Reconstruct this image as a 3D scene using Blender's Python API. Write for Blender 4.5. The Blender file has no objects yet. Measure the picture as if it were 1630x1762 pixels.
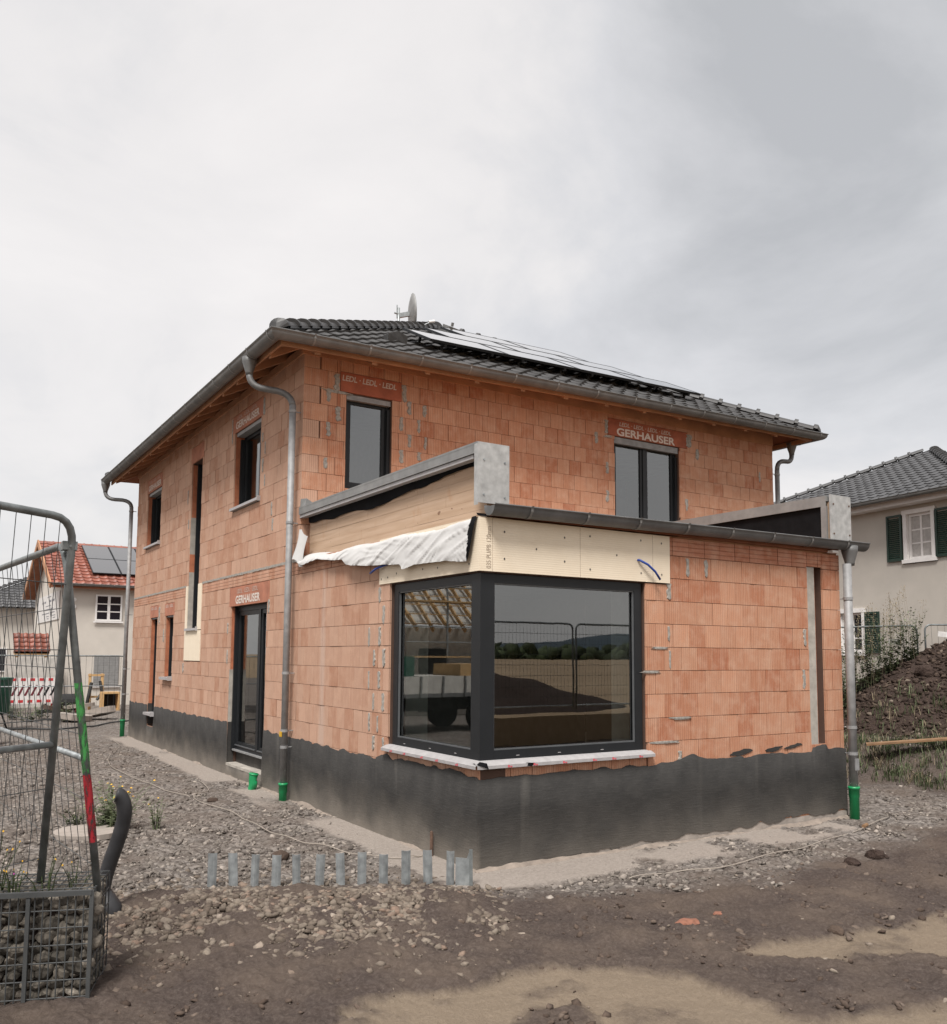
import bpy, math, random
import numpy as np
from mathutils import Vector, Matrix

R = math.radians
sc = bpy.context.scene
COL = sc.collection
random.seed(7)
rng = np.random.default_rng(11)

# ------------------------------------------------------------------ camera
CAM = (-4.4783, -6.9504, 1.9771)
def camera():
    yaw, pitch, roll = -.5654, .0904, .0067
    f = np.array([-math.sin(yaw)*math.cos(pitch), math.cos(yaw)*math.cos(pitch), math.sin(pitch)])
    r = np.cross(f, [0, 0, 1]); r /= np.linalg.norm(r); u = np.cross(r, f)
    c, s = math.cos(roll), math.sin(roll)
    r, u = c*r+s*u, -s*r+c*u
    cd = bpy.data.cameras.new('camera'); co = bpy.data.objects.new('camera', cd); COL.objects.link(co)
    m = Matrix.Identity(4)
    for i in range(3):
        m[i][0], m[i][1], m[i][2], m[i][3] = r[i], u[i], -f[i], CAM[i]
    co.matrix_world = m
    cd.sensor_fit = 'HORIZONTAL'; cd.sensor_width = 36; cd.lens = 1519.75/1630*36
    cd.shift_y = (990.21-881)/1630
    cd.clip_start = .05; cd.clip_end = 8000
    sc.camera = co
camera()

# ------------------------------------------------------------------ sky, sun, exposure
SUN_EL, SUN_AZ = 56, -134          # azimuth from +Y towards +X
def world():
    w = bpy.data.worlds.new('World'); sc.world = w; w.use_nodes = True
    nt = w.node_tree; N = nt.nodes; L = nt.links; N.clear()
    out = N.new('ShaderNodeOutputWorld'); bg = N.new('ShaderNodeBackground'); bg.inputs[1].default_value = .1
    sky = N.new('ShaderNodeTexSky'); sky.sky_type = 'NISHITA'; sky.sun_disc = False
    sky.sun_elevation = R(SUN_EL); sky.sun_rotation = R(SUN_AZ); sky.dust_density = 3
    tc = N.new('ShaderNodeTexCoord')
    mp = N.new('ShaderNodeMapping'); mp.inputs['Scale'].default_value = (1, 1, 1.9); L.new(tc.outputs['Generated'], mp.inputs[0])
    n1 = N.new('ShaderNodeTexNoise'); n1.inputs['Scale'].default_value = 2.3; n1.inputs['Detail'].default_value = 7
    n1.inputs['Roughness'].default_value = .57; n1.inputs['Distortion'].default_value = .5
    L.new(mp.outputs[0], n1.inputs['Vector'])
    # a darker bank of cloud over the right (towards +X, high), part of the one overcast sky
    dt = N.new('ShaderNodeVectorMath'); dt.operation = 'DOT_PRODUCT'; L.new(tc.outputs['Generated'], dt.inputs[0])
    d = Vector((.745, .44, .50)).normalized(); dt.inputs[1].default_value = d
    mr = N.new('ShaderNodeMapRange'); mr.inputs[1].default_value = .925; mr.inputs[2].default_value = .995
    mr.inputs[3].default_value = 0; mr.inputs[4].default_value = .36; mr.interpolation_type = 'SMOOTHSTEP'
    L.new(dt.outputs['Value'], mr.inputs[0])
    sb = N.new('ShaderNodeMath'); sb.operation = 'SUBTRACT'; L.new(n1.outputs[0], sb.inputs[0]); L.new(mr.outputs[0], sb.inputs[1])
    cr = N.new('ShaderNodeValToRGB'); e = cr.color_ramp.elements
    e[0].position = .05; e[0].color = (.50, .505, .515, 1)
    e[1].position = .66; e[1].color = (.905, .87, .852, 1)
    m_ = cr.color_ramp.elements.new(.32); m_.color = (.70, .695, .705, 1)
    m2 = cr.color_ramp.elements.new(.47); m2.color = (.835, .808, .796, 1)
    L.new(sb.outputs[0], cr.inputs[0])
    sc_ = N.new('ShaderNodeVectorMath'); sc_.operation = 'SCALE'; sc_.inputs['Scale'].default_value = 3.38
    L.new(cr.outputs[0], sc_.inputs[0])
    mx = N.new('ShaderNodeMix'); mx.data_type = 'RGBA'; mx.inputs[0].default_value = .95
    L.new(sky.outputs[0], mx.inputs[6]); L.new(sc_.outputs[0], mx.inputs[7])
    L.new(mx.outputs[2], bg.inputs[0]); L.new(bg.outputs[0], out.inputs[0])
world()
def sun():
    ld = bpy.data.lights.new('sun', 'SUN'); ld.energy = 1.5; ld.angle = R(18); ld.color = (1, .965, .925)
    o = bpy.data.objects.new('sun', ld); COL.objects.link(o)
    d = Vector((math.sin(R(SUN_AZ))*math.cos(R(SUN_EL)), math.cos(R(SUN_AZ))*math.cos(R(SUN_EL)), math.sin(R(SUN_EL))))
    o.rotation_euler = d.to_track_quat('Z', 'Y').to_euler()
sun()
sc.view_settings.view_transform = 'Standard'; sc.view_settings.look = 'None'
sc.view_settings.exposure = 1.62; sc.view_settings.gamma = 1; sc.view_settings.use_curve_mapping = False

# ------------------------------------------------------------------ helpers
def tag(o, label=None, cat=None, group=None, kind=None):
    if label: o['label'] = label
    if cat: o['category'] = cat
    if group: o['group'] = group
    if kind: o['kind'] = kind
    return o
def empty(name, loc, label, cat, group=None, rz=0, parent=None):
    o = bpy.data.objects.new(name, None); COL.objects.link(o); o.location = loc; o.rotation_euler = (0, 0, rz)
    o.empty_display_size = .2
    if parent: o.parent = parent
    return tag(o, label, cat, group)
def link(name, me, parent=None, loc=None):
    o = bpy.data.objects.new(name, me); COL.objects.link(o)
    if parent: o.parent = parent
    if loc is not None: o.location = loc
    return o

class MB:
    def __init__(s): s.v = []; s.f = []; s.m = []
    def add(s, vs, fs, mi=0):
        n = len(s.v); s.v += [tuple(map(float, p)) for p in vs]
        for f in fs: s.f.append(tuple(n+i for i in f)); s.m.append(mi)
        return s
    def box(s, x0, x1, y0, y1, z0, z1, mi=0):
        return s.add([(x0,y0,z0),(x1,y0,z0),(x1,y1,z0),(x0,y1,z0),(x0,y0,z1),(x1,y0,z1),(x1,y1,z1),(x0,y1,z1)],
            [(0,3,2,1),(4,5,6,7),(0,1,5,4),(1,2,6,5),(2,3,7,6),(3,0,4,7)], mi)
    def fbox(s, F, a0, a1, b0, b1, z0, z1, mi=0):
        """box in a frame F=(origin, S along, N outward): s from a0..a1, n from b0..b1"""
        O, S, N = F
        P = lambda a, b, z: (O[0]+S[0]*a+N[0]*b, O[1]+S[1]*a+N[1]*b, O[2]+z)
        vs = [P(a0,b0,z0),P(a1,b0,z0),P(a1,b1,z0),P(a0,b1,z0),P(a0,b0,z1),P(a1,b0,z1),P(a1,b1,z1),P(a0,b1,z1)]
        fs = [(0,3,2,1),(4,5,6,7),(0,1,5,4),(1,2,6,5),(2,3,7,6),(3,0,4,7)]
        if S[0]*N[1]-S[1]*N[0] < 0: fs = [f[::-1] for f in fs]
        return s.add(vs, fs, mi)
    def tube(s, pts, r, n=10, mi=0, caps=True, half=None):
        pts = [Vector(p) for p in pts]; k = len(pts)
        rs = r if isinstance(r, (list, tuple)) else [r]*k
        base = len(s.v); up = None
        for i, p in enumerate(pts):
            t = (pts[min(i+1,k-1)]-pts[max(i-1,0)]).normalized()
            if up is None:
                up = Vector((0,0,1)) if abs(t.z) < .9 else Vector((1,0,0))
            a = up - t*up.dot(t); a.normalize(); up = a; b = t.cross(a)
            for j in range(n):
                w = 2*math.pi*j/n; q = p+(a*math.cos(w)+b*math.sin(w))*rs[i]; s.v.append(tuple(q))
        for i in range(k-1):
            for j in range(n):
                s.f.append((base+i*n+j, base+i*n+(j+1)%n, base+(i+1)*n+(j+1)%n, base+(i+1)*n+j)); s.m.append(mi)
        if caps:
            s.f.append(tuple(base+j for j in range(n))[::-1]); s.m.append(mi)
            s.f.append(tuple(base+(k-1)*n+j for j in range(n))); s.m.append(mi)
        return s
    def bar(s, a, b, w, h=None, mi=0):
        """square bar from a to b"""
        h = h or w; a = Vector(a); b = Vector(b); t = (b-a).normalized()
        up = Vector((0,0,1)) if abs(t.z) < .95 else Vector((0,1,0))
        x = t.cross(up).normalized()*(w/2); y = x.cross(t).normalized()*(h/2)
        vs = [a-x-y,a+x-y,a+x+y,a-x+y,b-x-y,b+x-y,b+x+y,b-x+y]
        return s.add(vs, [(0,3,2,1),(4,5,6,7),(0,1,5,4),(1,2,6,5),(2,3,7,6),(3,0,4,7)], mi)
    def prism(s, poly, z0, z1, mi=0):
        n = len(poly); vs = [(x,y,z0) for x,y in poly]+[(x,y,z1) for x,y in poly]
        fs = [tuple(range(n))[::-1], tuple(range(n,2*n))]+[(i,(i+1)%n,n+(i+1)%n,n+i) for i in range(n)]
        return s.add(vs, fs, mi)
    def mesh(s, name, mats, smooth=False):
        me = bpy.data.meshes.new(name); me.from_pydata(s.v, [], s.f)
        for m in (mats if isinstance(mats, (list, tuple)) else [mats]): me.materials.append(m)
        me.polygons.foreach_set('material_index', s.m)
        if smooth: me.polygons.foreach_set('use_smooth', [True]*len(s.f))
        me.update(); return me
    def build(s, name, mats, parent=None, smooth=False):
        return link(name, s.mesh(name, mats, smooth), parent)

def np_mesh(name, v, f, mat, attrs=None, smooth=False):
    """fast mesh from numpy verts (n,3) and faces (m,k)"""
    me = bpy.data.meshes.new(name); k = f.shape[1]
    me.vertices.add(len(v)); me.vertices.foreach_set('co', v.astype(np.float32).ravel())
    me.loops.add(f.size); me.loops.foreach_set('vertex_index', f.astype(np.int32).ravel())
    me.polygons.add(len(f)); me.polygons.foreach_set('loop_start', (np.arange(len(f))*k).astype(np.int32))
    if smooth: me.polygons.foreach_set('use_smooth', np.ones(len(f), dtype=bool))
    if attrs:
        for an, av in attrs.items():
            a = me.attributes.new(an, 'FLOAT_COLOR', 'POINT'); a.data.foreach_set('color', av.astype(np.float32).ravel())
    me.materials.append(mat); me.update(calc_edges=True); me.validate(); return me

# numpy value noise
_perm = np.random.default_rng(3).random((256,256))
def vnoise(x, y):
    xi = np.floor(x).astype(int); yi = np.floor(y).astype(int); fx = x-xi; fy = y-yi
    fx = fx*fx*(3-2*fx); fy = fy*fy*(3-2*fy)
    g = lambda a,b: _perm[a & 255, b & 255]
    return (g(xi,yi)*(1-fx)+g(xi+1,yi)*fx)*(1-fy)+(g(xi,yi+1)*(1-fx)+g(xi+1,yi+1)*fx)*fy
def fbm(x, y, o=4, s=1.0):
    t = 0; a = .5
    for i in range(o):
        t = t+a*(vnoise(x*s+13.7*i, y*s+7.3*i)-.5)*2; a *= .5; s *= 2.07
    return t

# ------------------------------------------------------------------ materials
def mat(name):
    m = bpy.data.materials.new(name); m.use_nodes = True; nt = m.node_tree
    b = nt.nodes['Principled BSDF']; return m, nt, b
def noise(nt, scale, detail=4, vec=None, rough=.55, dist=0):
    n = nt.nodes.new('ShaderNodeTexNoise'); n.inputs['Scale'].default_value = scale; n.inputs['Detail'].default_value = detail
    n.inputs['Roughness'].default_value = rough; n.inputs['Distortion'].default_value = dist
    if vec: nt.links.new(vec, n.inputs['Vector'])
    return n.outputs[0]
def pos(nt, scale=None):
    g = nt.nodes.new('ShaderNodeNewGeometry').outputs['Position']
    if scale:
        mp = nt.nodes.new('ShaderNodeMapping'); mp.inputs['Scale'].default_value = scale; nt.links.new(g, mp.inputs[0]); return mp.outputs[0]
    return g
def ramp(nt, fac, stops):
    c = nt.nodes.new('ShaderNodeValToRGB'); e = c.color_ramp.elements
    while len(e) < len(stops): e.new(.5)
    for k, (p, col) in enumerate(stops):
        e[k].position = p; e[k].color = (*col, 1) if len(col) == 3 else col
    nt.links.new(fac, c.inputs[0]); return c.outputs[0]
def mix(nt, fac, a, b, mode='MIX'):
    m = nt.nodes.new('ShaderNodeMix'); m.data_type = 'RGBA'; m.blend_type = mode
    for i, v in ((0, fac), (6, a), (7, b)):
        if isinstance(v, (int, float)): m.inputs[i].default_value = v
        elif isinstance(v, tuple): m.inputs[i].default_value = (*v, 1) if len(v) == 3 else v
        else: nt.links.new(v, m.inputs[i])
    return m.outputs[2]
def math_(nt, op, a, b=None):
    m = nt.nodes.new('ShaderNodeMath'); m.operation = op
    for i, v in ((0, a), (1, b)):
        if v is None: continue
        if isinstance(v, (int, float)): m.inputs[i].default_value = v
        else: nt.links.new(v, m.inputs[i])
    return m.outputs[0]
def bump(nt, b, h, strength=.4, dist=.01):
    n = nt.nodes.new('ShaderNodeBump'); n.inputs['Strength'].default_value = strength; n.inputs['Distance'].default_value = dist
    nt.links.new(h, n.inputs['Height']); nt.links.new(n.outputs[0], b.inputs['Normal'])
def island(nt):
    g = nt.nodes.new('ShaderNodeNewGeometry').outputs['Random Per Island']; o = nt.nodes.new('ShaderNodeObjectInfo').outputs['Random']
    return math_(nt, 'FRACT', math_(nt, 'ADD', g, o))
def simple(name, col, rough=.7, metal=0, var=.12, scale=6, bumps=0, bscale=60, spec=None):
    m, nt, b = mat(name)
    p = pos(nt); n = noise(nt, scale, 5, p)
    lo = tuple(c*(1-var) for c in col); hi = tuple(min(1, c*(1+var)) for c in col)
    nt.links.new(ramp(nt, n, [(.3, lo), (.7, hi)]), b.inputs['Base Color'])
    b.inputs['Roughness'].default_value = rough; b.inputs['Metallic'].default_value = metal
    if spec is not None: b.inputs['Specular IOR Level'].default_value = spec
    if bumps: bump(nt, b, noise(nt, bscale, 3, p), bumps, .004)
    return m

def brick_mat(name, c0, c1, c2, stripe=True, horiz=False):
    m, nt, b = mat(name); L = nt.links
    isl = island(nt); p = pos(nt)
    col = ramp(nt, isl, [(0, c0), (.22, c1), (.55, c2), (.8, tuple(.5*(a+d) for a, d in zip(c1, c2))), (1, tuple(a*1.12 for a in c2))])
    big = noise(nt, 6.5, 4, p)
    col = mix(nt, ramp(nt, big, [(.45, (0,0,0)), (.74, (.55,.55,.55))]), col, (.58,.405,.30))      # chalky dust
    sp = nt.nodes.new('ShaderNodeSeparateXYZ'); L.new(p, sp.inputs[0])
    if horiz: h = sp.outputs[2]; fr = 2*math.pi/.052
    else: h = math_(nt, 'ADD', sp.outputs[0], sp.outputs[1]); fr = 2*math.pi/.0298
    wv = math_(nt, 'SINE', math_(nt, 'MULTIPLY', h, fr))
    groove = math_(nt, 'POWER', math_(nt, 'ADD', math_(nt, 'MULTIPLY', wv, .5), .5), 7.0)
    vn = noise(nt, 1, 3, pos(nt, (42,42,3) if not horiz else (4,4,50)))
    col = mix(nt, math_(nt, 'MULTIPLY', groove, .36 if not horiz else .62), col, tuple(c*.50 for c in c0))
    col = mix(nt, math_(nt, 'MULTIPLY', math_(nt, 'SUBTRACT', vn, .42), .75), col, (.60,.43,.33))
    if not horiz:
        st_ = math_(nt, 'ADD', math_(nt,'MULTIPLY',math_(nt,'ABSOLUTE',math_(nt,'SUBTRACT',math_(nt,'ADD',sp.outputs[1],math_(nt,'MULTIPLY',noise(nt,1,3,pos(nt,(8,8,1.2))),.16)),3.80)),6.5), math_(nt,'MULTIPLY',sp.outputs[2],.14))
        lw = math_(nt, 'LESS_THAN', sp.outputs[0], .02)
        col = mix(nt, math_(nt,'MULTIPLY',ramp(nt, st_, [(.42,(.5,.5,.5)),(.95,(0,0,0))]),lw), col, (.52,.43,.37))
    fine = noise(nt, 130, 3, p); col = mix(nt, .16, col, ramp(nt, fine, [(.3,(.18,.07,.04)),(.7,(.8,.5,.36))]), 'OVERLAY')
    L.new(col, b.inputs['Base Color']); b.inputs['Roughness'].default_value = .9; b.inputs['Specular IOR Level'].default_value = .2
    hh = math_(nt, 'ADD', math_(nt, 'MULTIPLY', groove, -1.0), math_(nt, 'MULTIPLY', fine, .5))
    bump(nt, b, hh, .42, .006)
    return m

M = {}
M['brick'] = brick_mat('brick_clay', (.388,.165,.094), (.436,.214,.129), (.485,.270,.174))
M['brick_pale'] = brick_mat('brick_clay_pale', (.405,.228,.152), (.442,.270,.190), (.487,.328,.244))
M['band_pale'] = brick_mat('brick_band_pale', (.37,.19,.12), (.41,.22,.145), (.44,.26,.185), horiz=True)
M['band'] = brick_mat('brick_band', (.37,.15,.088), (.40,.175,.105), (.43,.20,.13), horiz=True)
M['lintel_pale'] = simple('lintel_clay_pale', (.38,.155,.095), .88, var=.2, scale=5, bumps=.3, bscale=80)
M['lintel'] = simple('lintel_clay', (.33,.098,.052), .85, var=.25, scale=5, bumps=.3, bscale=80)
M['core'] = simple('joint_core', (.085,.048,.034), .95)
M['mortar'] = simple('mortar', (.30,.28,.25), .95, var=.3, scale=25, bumps=.7, bscale=90)
M['shard'] = simple('brick_shard', (.22,.095,.06), .9, var=.3, scale=20)
M['reveal'] = simple('reveal_clay', (.40,.14,.07), .9, var=.2, scale=9)
M['plaster'] = simple('grey_plaster', (.36,.33,.29), .95, var=.22, scale=7, bumps=.5, bscale=50)
def coat_mat():
    m, nt, b = mat('bitumen_coat'); L = nt.links; p = pos(nt)
    n = noise(nt, 3, 6, p); st = noise(nt, 1, 4, pos(nt, (7,7,60)))
    col = ramp(nt, n, [(.28,(.0145,.0135,.0125)),(.72,(.038,.0355,.0325))])
    col = mix(nt, ramp(nt, st, [(.5,(0,0,0)),(.8,(.5,.5,.5))]), col, (.055,.051,.047))
    sp = nt.nodes.new('ShaderNodeSeparateXYZ'); L.new(p, sp.inputs[0])
    # splashed dust: a stain along the foot of the wall, ragged, thicker on the side facing the yard
    zz = math_(nt, 'ADD', sp.outputs[2], math_(nt, 'MULTIPLY', math_(nt, 'SUBTRACT', noise(nt, 2.2, 6, p), .5), .55))
    dm = ramp(nt, zz, [(0,(1,1,1)),(.07,(.85,.85,.85)),(.30,(.25,.25,.25)),(.52,(0,0,0))])
    yard = ramp(nt, math_(nt, 'ADD', math_(nt,'MULTIPLY',sp.outputs[0],4.0), .5), [(0,(1,1,1)),(.25,(1,1,1)),(.62,(.26,.26,.26))])
    dm = mix(nt, 1.0, dm, yard, 'MULTIPLY')
    col = mix(nt, dm, col, (.27,.235,.195))
    run = noise(nt, 1, 3, pos(nt, (3,3,.25)))
    col = mix(nt, ramp(nt, run, [(.62,(0,0,0)),(.75,(.16,.16,.16))]), col, (.25,.23,.2))
    L.new(col, b.inputs['Base Color']); b.inputs['Roughness'].default_value = .72
    bump(nt, b, math_(nt, 'ADD', math_(nt,'MULTIPLY',st,1.0), noise(nt, 40, 4, p)), .5, .006)
    return m
M['coat'] = coat_mat()
M['fillet'] = simple('cement_fillet', (.23,.19,.158), .95, var=.25, scale=9, bumps=.6, bscale=40)
M['concrete'] = simple('concrete', (.31,.27,.236), .95, var=.22, scale=5, bumps=.6, bscale=45)
M['frame'] = simple('anthracite_frame', (.014,.0155,.0175), .45, var=.08, spec=.3)
M['frame_light'] = simple('frame_edge', (.10,.105,.11), .35, var=.1)
M['dark'] = simple('dark_void', (.012,.012,.013), .8)
M['white_metal'] = simple('sill_film', (.36,.348,.348), .45, var=.1, scale=14, bumps=.3, bscale=30)
M['red_print'] = simple('red_print', (.55,.10,.12), .6)
M['zinc'] = simple('zinc_gutter', (.155,.156,.155), .5, metal=.35, var=.22, scale=4)
M['zinc_light'] = simple('zinc_pipe', (.27,.27,.27), .62, metal=.25, var=.2, scale=9)
M['zinc_sheet'] = simple('zinc_sheet', (.43,.43,.42), .5, metal=.45, var=.2, scale=12)
M['zinc_cap'] = simple('zinc_cap', (.25,.25,.245), .55, metal=.4, var=.15, scale=6)
M['green'] = simple('green_pvc', (.012,.26,.09), .4, var=.06)
M['wood'] = simple('eaves_timber', (.38,.19,.10), .75, var=.2, scale=3, bumps=.2)
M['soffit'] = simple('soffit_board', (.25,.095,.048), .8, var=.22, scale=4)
M['black'] = simple('black_membrane', (.007,.007,.008), .9, var=.3, bumps=.4, bscale=12, spec=.12)
def tile_mat(name, c):
    m, nt, b = mat(name); isl = island(nt); p = pos(nt)
    col = ramp(nt, isl, [(0, tuple(x*.72 for x in c)), (1, tuple(x*1.25 for x in c))])
    col = mix(nt, ramp(nt, noise(nt, 9, 4, p), [(.45,(0,0,0)),(.8,(.3,.3,.3))]), col, tuple(min(1,x*1.8+.02) for x in c))
    nt.links.new(col, b.inputs['Base Color']); b.inputs['Roughness'].default_value = .5; return m
M['tile'] = tile_mat('black_tile', (.046,.045,.045))
M['tile_grey'] = tile_mat('anthracite_tile', (.062,.062,.064))
M['tile_red'] = tile_mat('red_tile', (.21,.066,.042))
def clt_mat():
    m, nt, b = mat('laminated_wood'); L = nt.links; p = pos(nt)
    n = noise(nt, 1, 5, pos(nt, (3,1.2,22))); n2 = noise(nt, 1, 3, pos(nt, (6,5,3)))
    col = ramp(nt, n, [(.25,(.40,.27,.175)),(.55,(.475,.335,.232)),(.8,(.53,.385,.28))])
    col = mix(nt, ramp(nt, n2, [(.62,(0,0,0)),(.72,(.55,.55,.55))]), col, (.42,.24,.13))
    vk = noise(nt, 1, 2, pos(nt, (9,7,14))); col = mix(nt, ramp(nt, vk, [(.71,(0,0,0)),(.74,(.8,.8,.8))]), col, (.16,.08,.045))
    L.new(col, b.inputs['Base Color']); b.inputs['Roughness'].default_value = .75; return m
M['clt'] = clt_mat()
def pu_mat():
    m, nt, b = mat('cream_insulation'); L = nt.links; p = pos(nt)
    n = noise(nt, 4, 5, p); col = ramp(nt, n, [(.3,(.74,.635,.49)),(.7,(.79,.69,.545))])
    sp = nt.nodes.new('ShaderNodeSeparateXYZ'); L.new(p, sp.inputs[0])
    w = math_(nt, 'SINE', math_(nt, 'MULTIPLY', sp.outputs[2], 2*math.pi/.022))
    col = mix(nt, math_(nt, 'MULTIPLY', math_(nt,'ADD',math_(nt,'MULTIPLY',w,.5),.5), .10), col, (.60,.50,.36))
    L.new(col, b.inputs['Base Color']); b.inputs['Roughness'].default_value = .8
    bump(nt, b, w, .15, .002); return m
M['pu'] = pu_mat()
M['membrane'] = simple('white_membrane', (.54,.535,.525), .6, var=.05, scale=5)
def paint_mat(name, col, cover):
    m, nt, b = mat(name); p = pos(nt); n = noise(nt, 1, 5, pos(nt, (38,38,22 if 'spray' not in name else 9)), .7)
    tr = nt.nodes.new('ShaderNodeBsdfTransparent'); mx = nt.nodes.new('ShaderNodeMixShader')
    nt.links.new(ramp(nt, n, [(cover-.09,(0,0,0)),(cover+.04,(1,1,1))]), mx.inputs[0])
    nt.links.new(tr.outputs[0], mx.inputs[1]); nt.links.new(b.outputs[0], mx.inputs[2])
    b.inputs['Base Color'].default_value = (*col,1); b.inputs['Roughness'].default_value = .9
    nt.links.new(mx.outputs[0], nt.nodes['Material Output'].inputs[0]); return m
M['stencil'] = paint_mat('stencil_paint', (.64,.56,.50), .33)
M['stencil_faint'] = paint_mat('stencil_paint_worn', (.52,.42,.36), .37)
M['ink'] = simple('ink', (.36,.29,.22), .8)
M['dowel'] = simple('dowel_hole', (.10,.09,.08), .8)
M['blue'] = simple('blue_conduit', (.02,.06,.30), .45)
def glass_mat(name, tint, ior):
    m, nt, b = mat(name); N = nt.nodes; L = nt.links; N.remove(b)
    fr = N.new('ShaderNodeFresnel'); fr.inputs[0].default_value = ior
    tr = N.new('ShaderNodeBsdfTransparent'); tr.inputs[0].default_value = (*tint,1)
    gl = N.new('ShaderNodeBsdfGlossy'); gl.inputs['Roughness'].default_value = .012; gl.inputs[0].default_value = (.93,.95,.95,1)
    bn_ = N.new('ShaderNodeBump'); bn_.inputs['Strength'].default_value = .018; bn_.inputs['Distance'].default_value = .02; L.new(noise(nt, 1.7, 2, pos(nt)), bn_.inputs['Height']); L.new(bn_.outputs[0], gl.inputs['Normal'])
    mx = N.new('ShaderNodeMixShader'); L.new(fr.outputs[0], mx.inputs[0]); L.new(tr.outputs[0], mx.inputs[1]); L.new(gl.outputs[0], mx.inputs[2])
    L.new(mx.outputs[0], N['Material Output'].inputs[0]); return m
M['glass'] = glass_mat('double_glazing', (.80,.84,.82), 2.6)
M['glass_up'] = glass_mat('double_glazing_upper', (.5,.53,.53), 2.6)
M['inside'] = simple('inside_plaster', (.30,.30,.28), .9)
M['inside_white'] = simple('inside_white', (.80,.85,.80), .9)
M['screed'] = simple('screed', (.28,.25,.22), .9)
def solar_mat():
    m, nt, b = mat('solar_glass'); b.inputs['Base Color'].default_value = (.012,.013,.017,1)
    b.inputs['Roughness'].default_value = .10; b.inputs['IOR'].default_value = 1.9; b.inputs['Coat Weight'].default_value = 1; return m
M['solar'] = solar_mat()
M['alu'] = simple('alu_frame', (.30,.30,.30), .4, metal=.6)
M['galv'] = simple('galvanised', (.185,.20,.20), .5, metal=.45, var=.35, scale=11)
M['galv_light'] = simple('galvanised_light', (.30,.32,.325), .45, metal=.45, var=.3, scale=14)
M['wire'] = simple('mesh_wire', (.075,.078,.078), .6, metal=.3)
M['spray_green'] = paint_mat('spray_green', (.05,.24,.06), .51)
M['spray_red'] = paint_mat('spray_red', (.30,.012,.02), .50)
M['render_white'] = simple('render_white', (.56,.52,.465), .95, var=.05, scale=2, bumps=.3, bscale=80)
M['render_grey'] = simple('render_grey', (.47,.437,.39), .95, var=.05, scale=2, bumps=.3, bscale=80)
M['white_paint'] = simple('white_paint', (.74,.72,.70), .6, var=.04)
M['shutter_green'] = simple('shutter_green', (.010,.030,.020), .5)
M['curtain'] = simple('curtain', (.42,.40,.38), .9, var=.15, scale=12)
M['shutter_grey'] = simple('roller_slat', (.27,.27,.265), .5)
M['paper'] = simple('paper', (.62,.60,.58), .8)
M['grey_print'] = simple('grey_print', (.2,.2,.22), .8)
M['corrugated'] = simple('black_conduit', (.028,.028,.03), .5, var=.3, scale=8)
M['cable'] = simple('pale_cable', (.30,.26,.22), .7)
M['hose'] = simple('black_hose', (.02,.02,.02), .5)
M['bin_green'] = simple('bin_green', (.010,.085,.055), .5, var=.2)
M['cabinet'] = simple('cabinet_grey', (.50,.48,.44), .6)
M['barrier_white'] = simple('barrier_white', (.70,.68,.66), .5)
M['barrier_red'] = simple('barrier_red', (.50,.03,.035), .5)
M['barrier_dark'] = simple('barrier_dark', (.14,.02,.03), .5)
M['car_red'] = simple('car_red', (.30,.012,.025), .3)
M['car_glass'] = simple('car_glass', (.012,.014,.02), .1)
M['rubber'] = simple('rubber', (.015,.015,.015), .8)
M['pine'] = simple('pine', (.52,.33,.15), .75, var=.15, scale=12)
M['plank_orange'] = simple('formwork_plank', (.22,.125,.062), .8, var=.3, scale=8)
M['steel_rust'] = simple('rusty_steel', (.11,.065,.045), .8, var=.4, scale=30)
M['yellow'] = simple('flower_yellow', (.66,.38,.04), .8, var=.2, scale=60)
M['pink'] = simple('flower_pink', (.50,.08,.36), .8)
M['yellow_tag'] = simple('yellow_tag', (.60,.36,.03), .6)
def leaf_mat(name, c):
    m, nt, b = mat(name); isl = island(nt)
    nt.links.new(ramp(nt, isl, [(0, tuple(x*.55 for x in c)), (.6, c), (1, tuple(x*1.6 for x in c))]), b.inputs['Base Color'])
    b.inputs['Roughness'].default_value = .8; b.inputs['Specular IOR Level'].default_value = .2; return m
M['leaf'] = leaf_mat('weed_leaf', (.13,.155,.085))
M['leaf_dark'] = leaf_mat('weed_leaf_dark', (.05,.065,.028))
M['straw'] = leaf_mat('dry_stalk', (.20,.165,.11))
def stone_mat(name, stops):
    m, nt, b = mat(name); isl = island(nt); p = pos(nt)
    col = ramp(nt, isl, stops); col = mix(nt, .35, col, ramp(nt, noise(nt, 45, 4, p), [(.3,(.12,.1,.09)),(.7,(.75,.7,.62))]), 'OVERLAY')
    nt.links.new(col, b.inputs['Base Color']); b.inputs['Roughness'].default_value = .95; b.inputs['Specular IOR Level'].default_value = .15; return m
M['stone'] = stone_mat('gravel_stone', [(0,(.078,.067,.061)),(.3,(.14,.125,.113)),(.65,(.20,.18,.163)),(.93,(.285,.255,.23)),(1,(.39,.35,.315))])
M['rubble'] = stone_mat('rubble_stone', [(0,(.105,.085,.070)),(.5,(.165,.138,.115)),(.85,(.215,.185,.155)),(.95,(.20,.145,.115)),(1,(.32,.28,.24))])
M['gabion_stone'] = stone_mat('gabion_stone', [(0,(.06,.055,.048)),(.5,(.12,.11,.095)),(.85,(.19,.17,.145)),(1,(.32,.29,.25))])
M['clod'] = stone_mat('earth_clod', [(0,(.060,.044,.036)),(.6,(.105,.08,.066)),(.95,(.155,.125,.105)),(1,(.26,.225,.19))])
M['clod_dark'] = stone_mat('dark_clod', [(0,(.036,.026,.022)),(.7,(.062,.045,.037)),(.95,(.10,.075,.06)),(1,(.2,.17,.14))])
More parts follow.
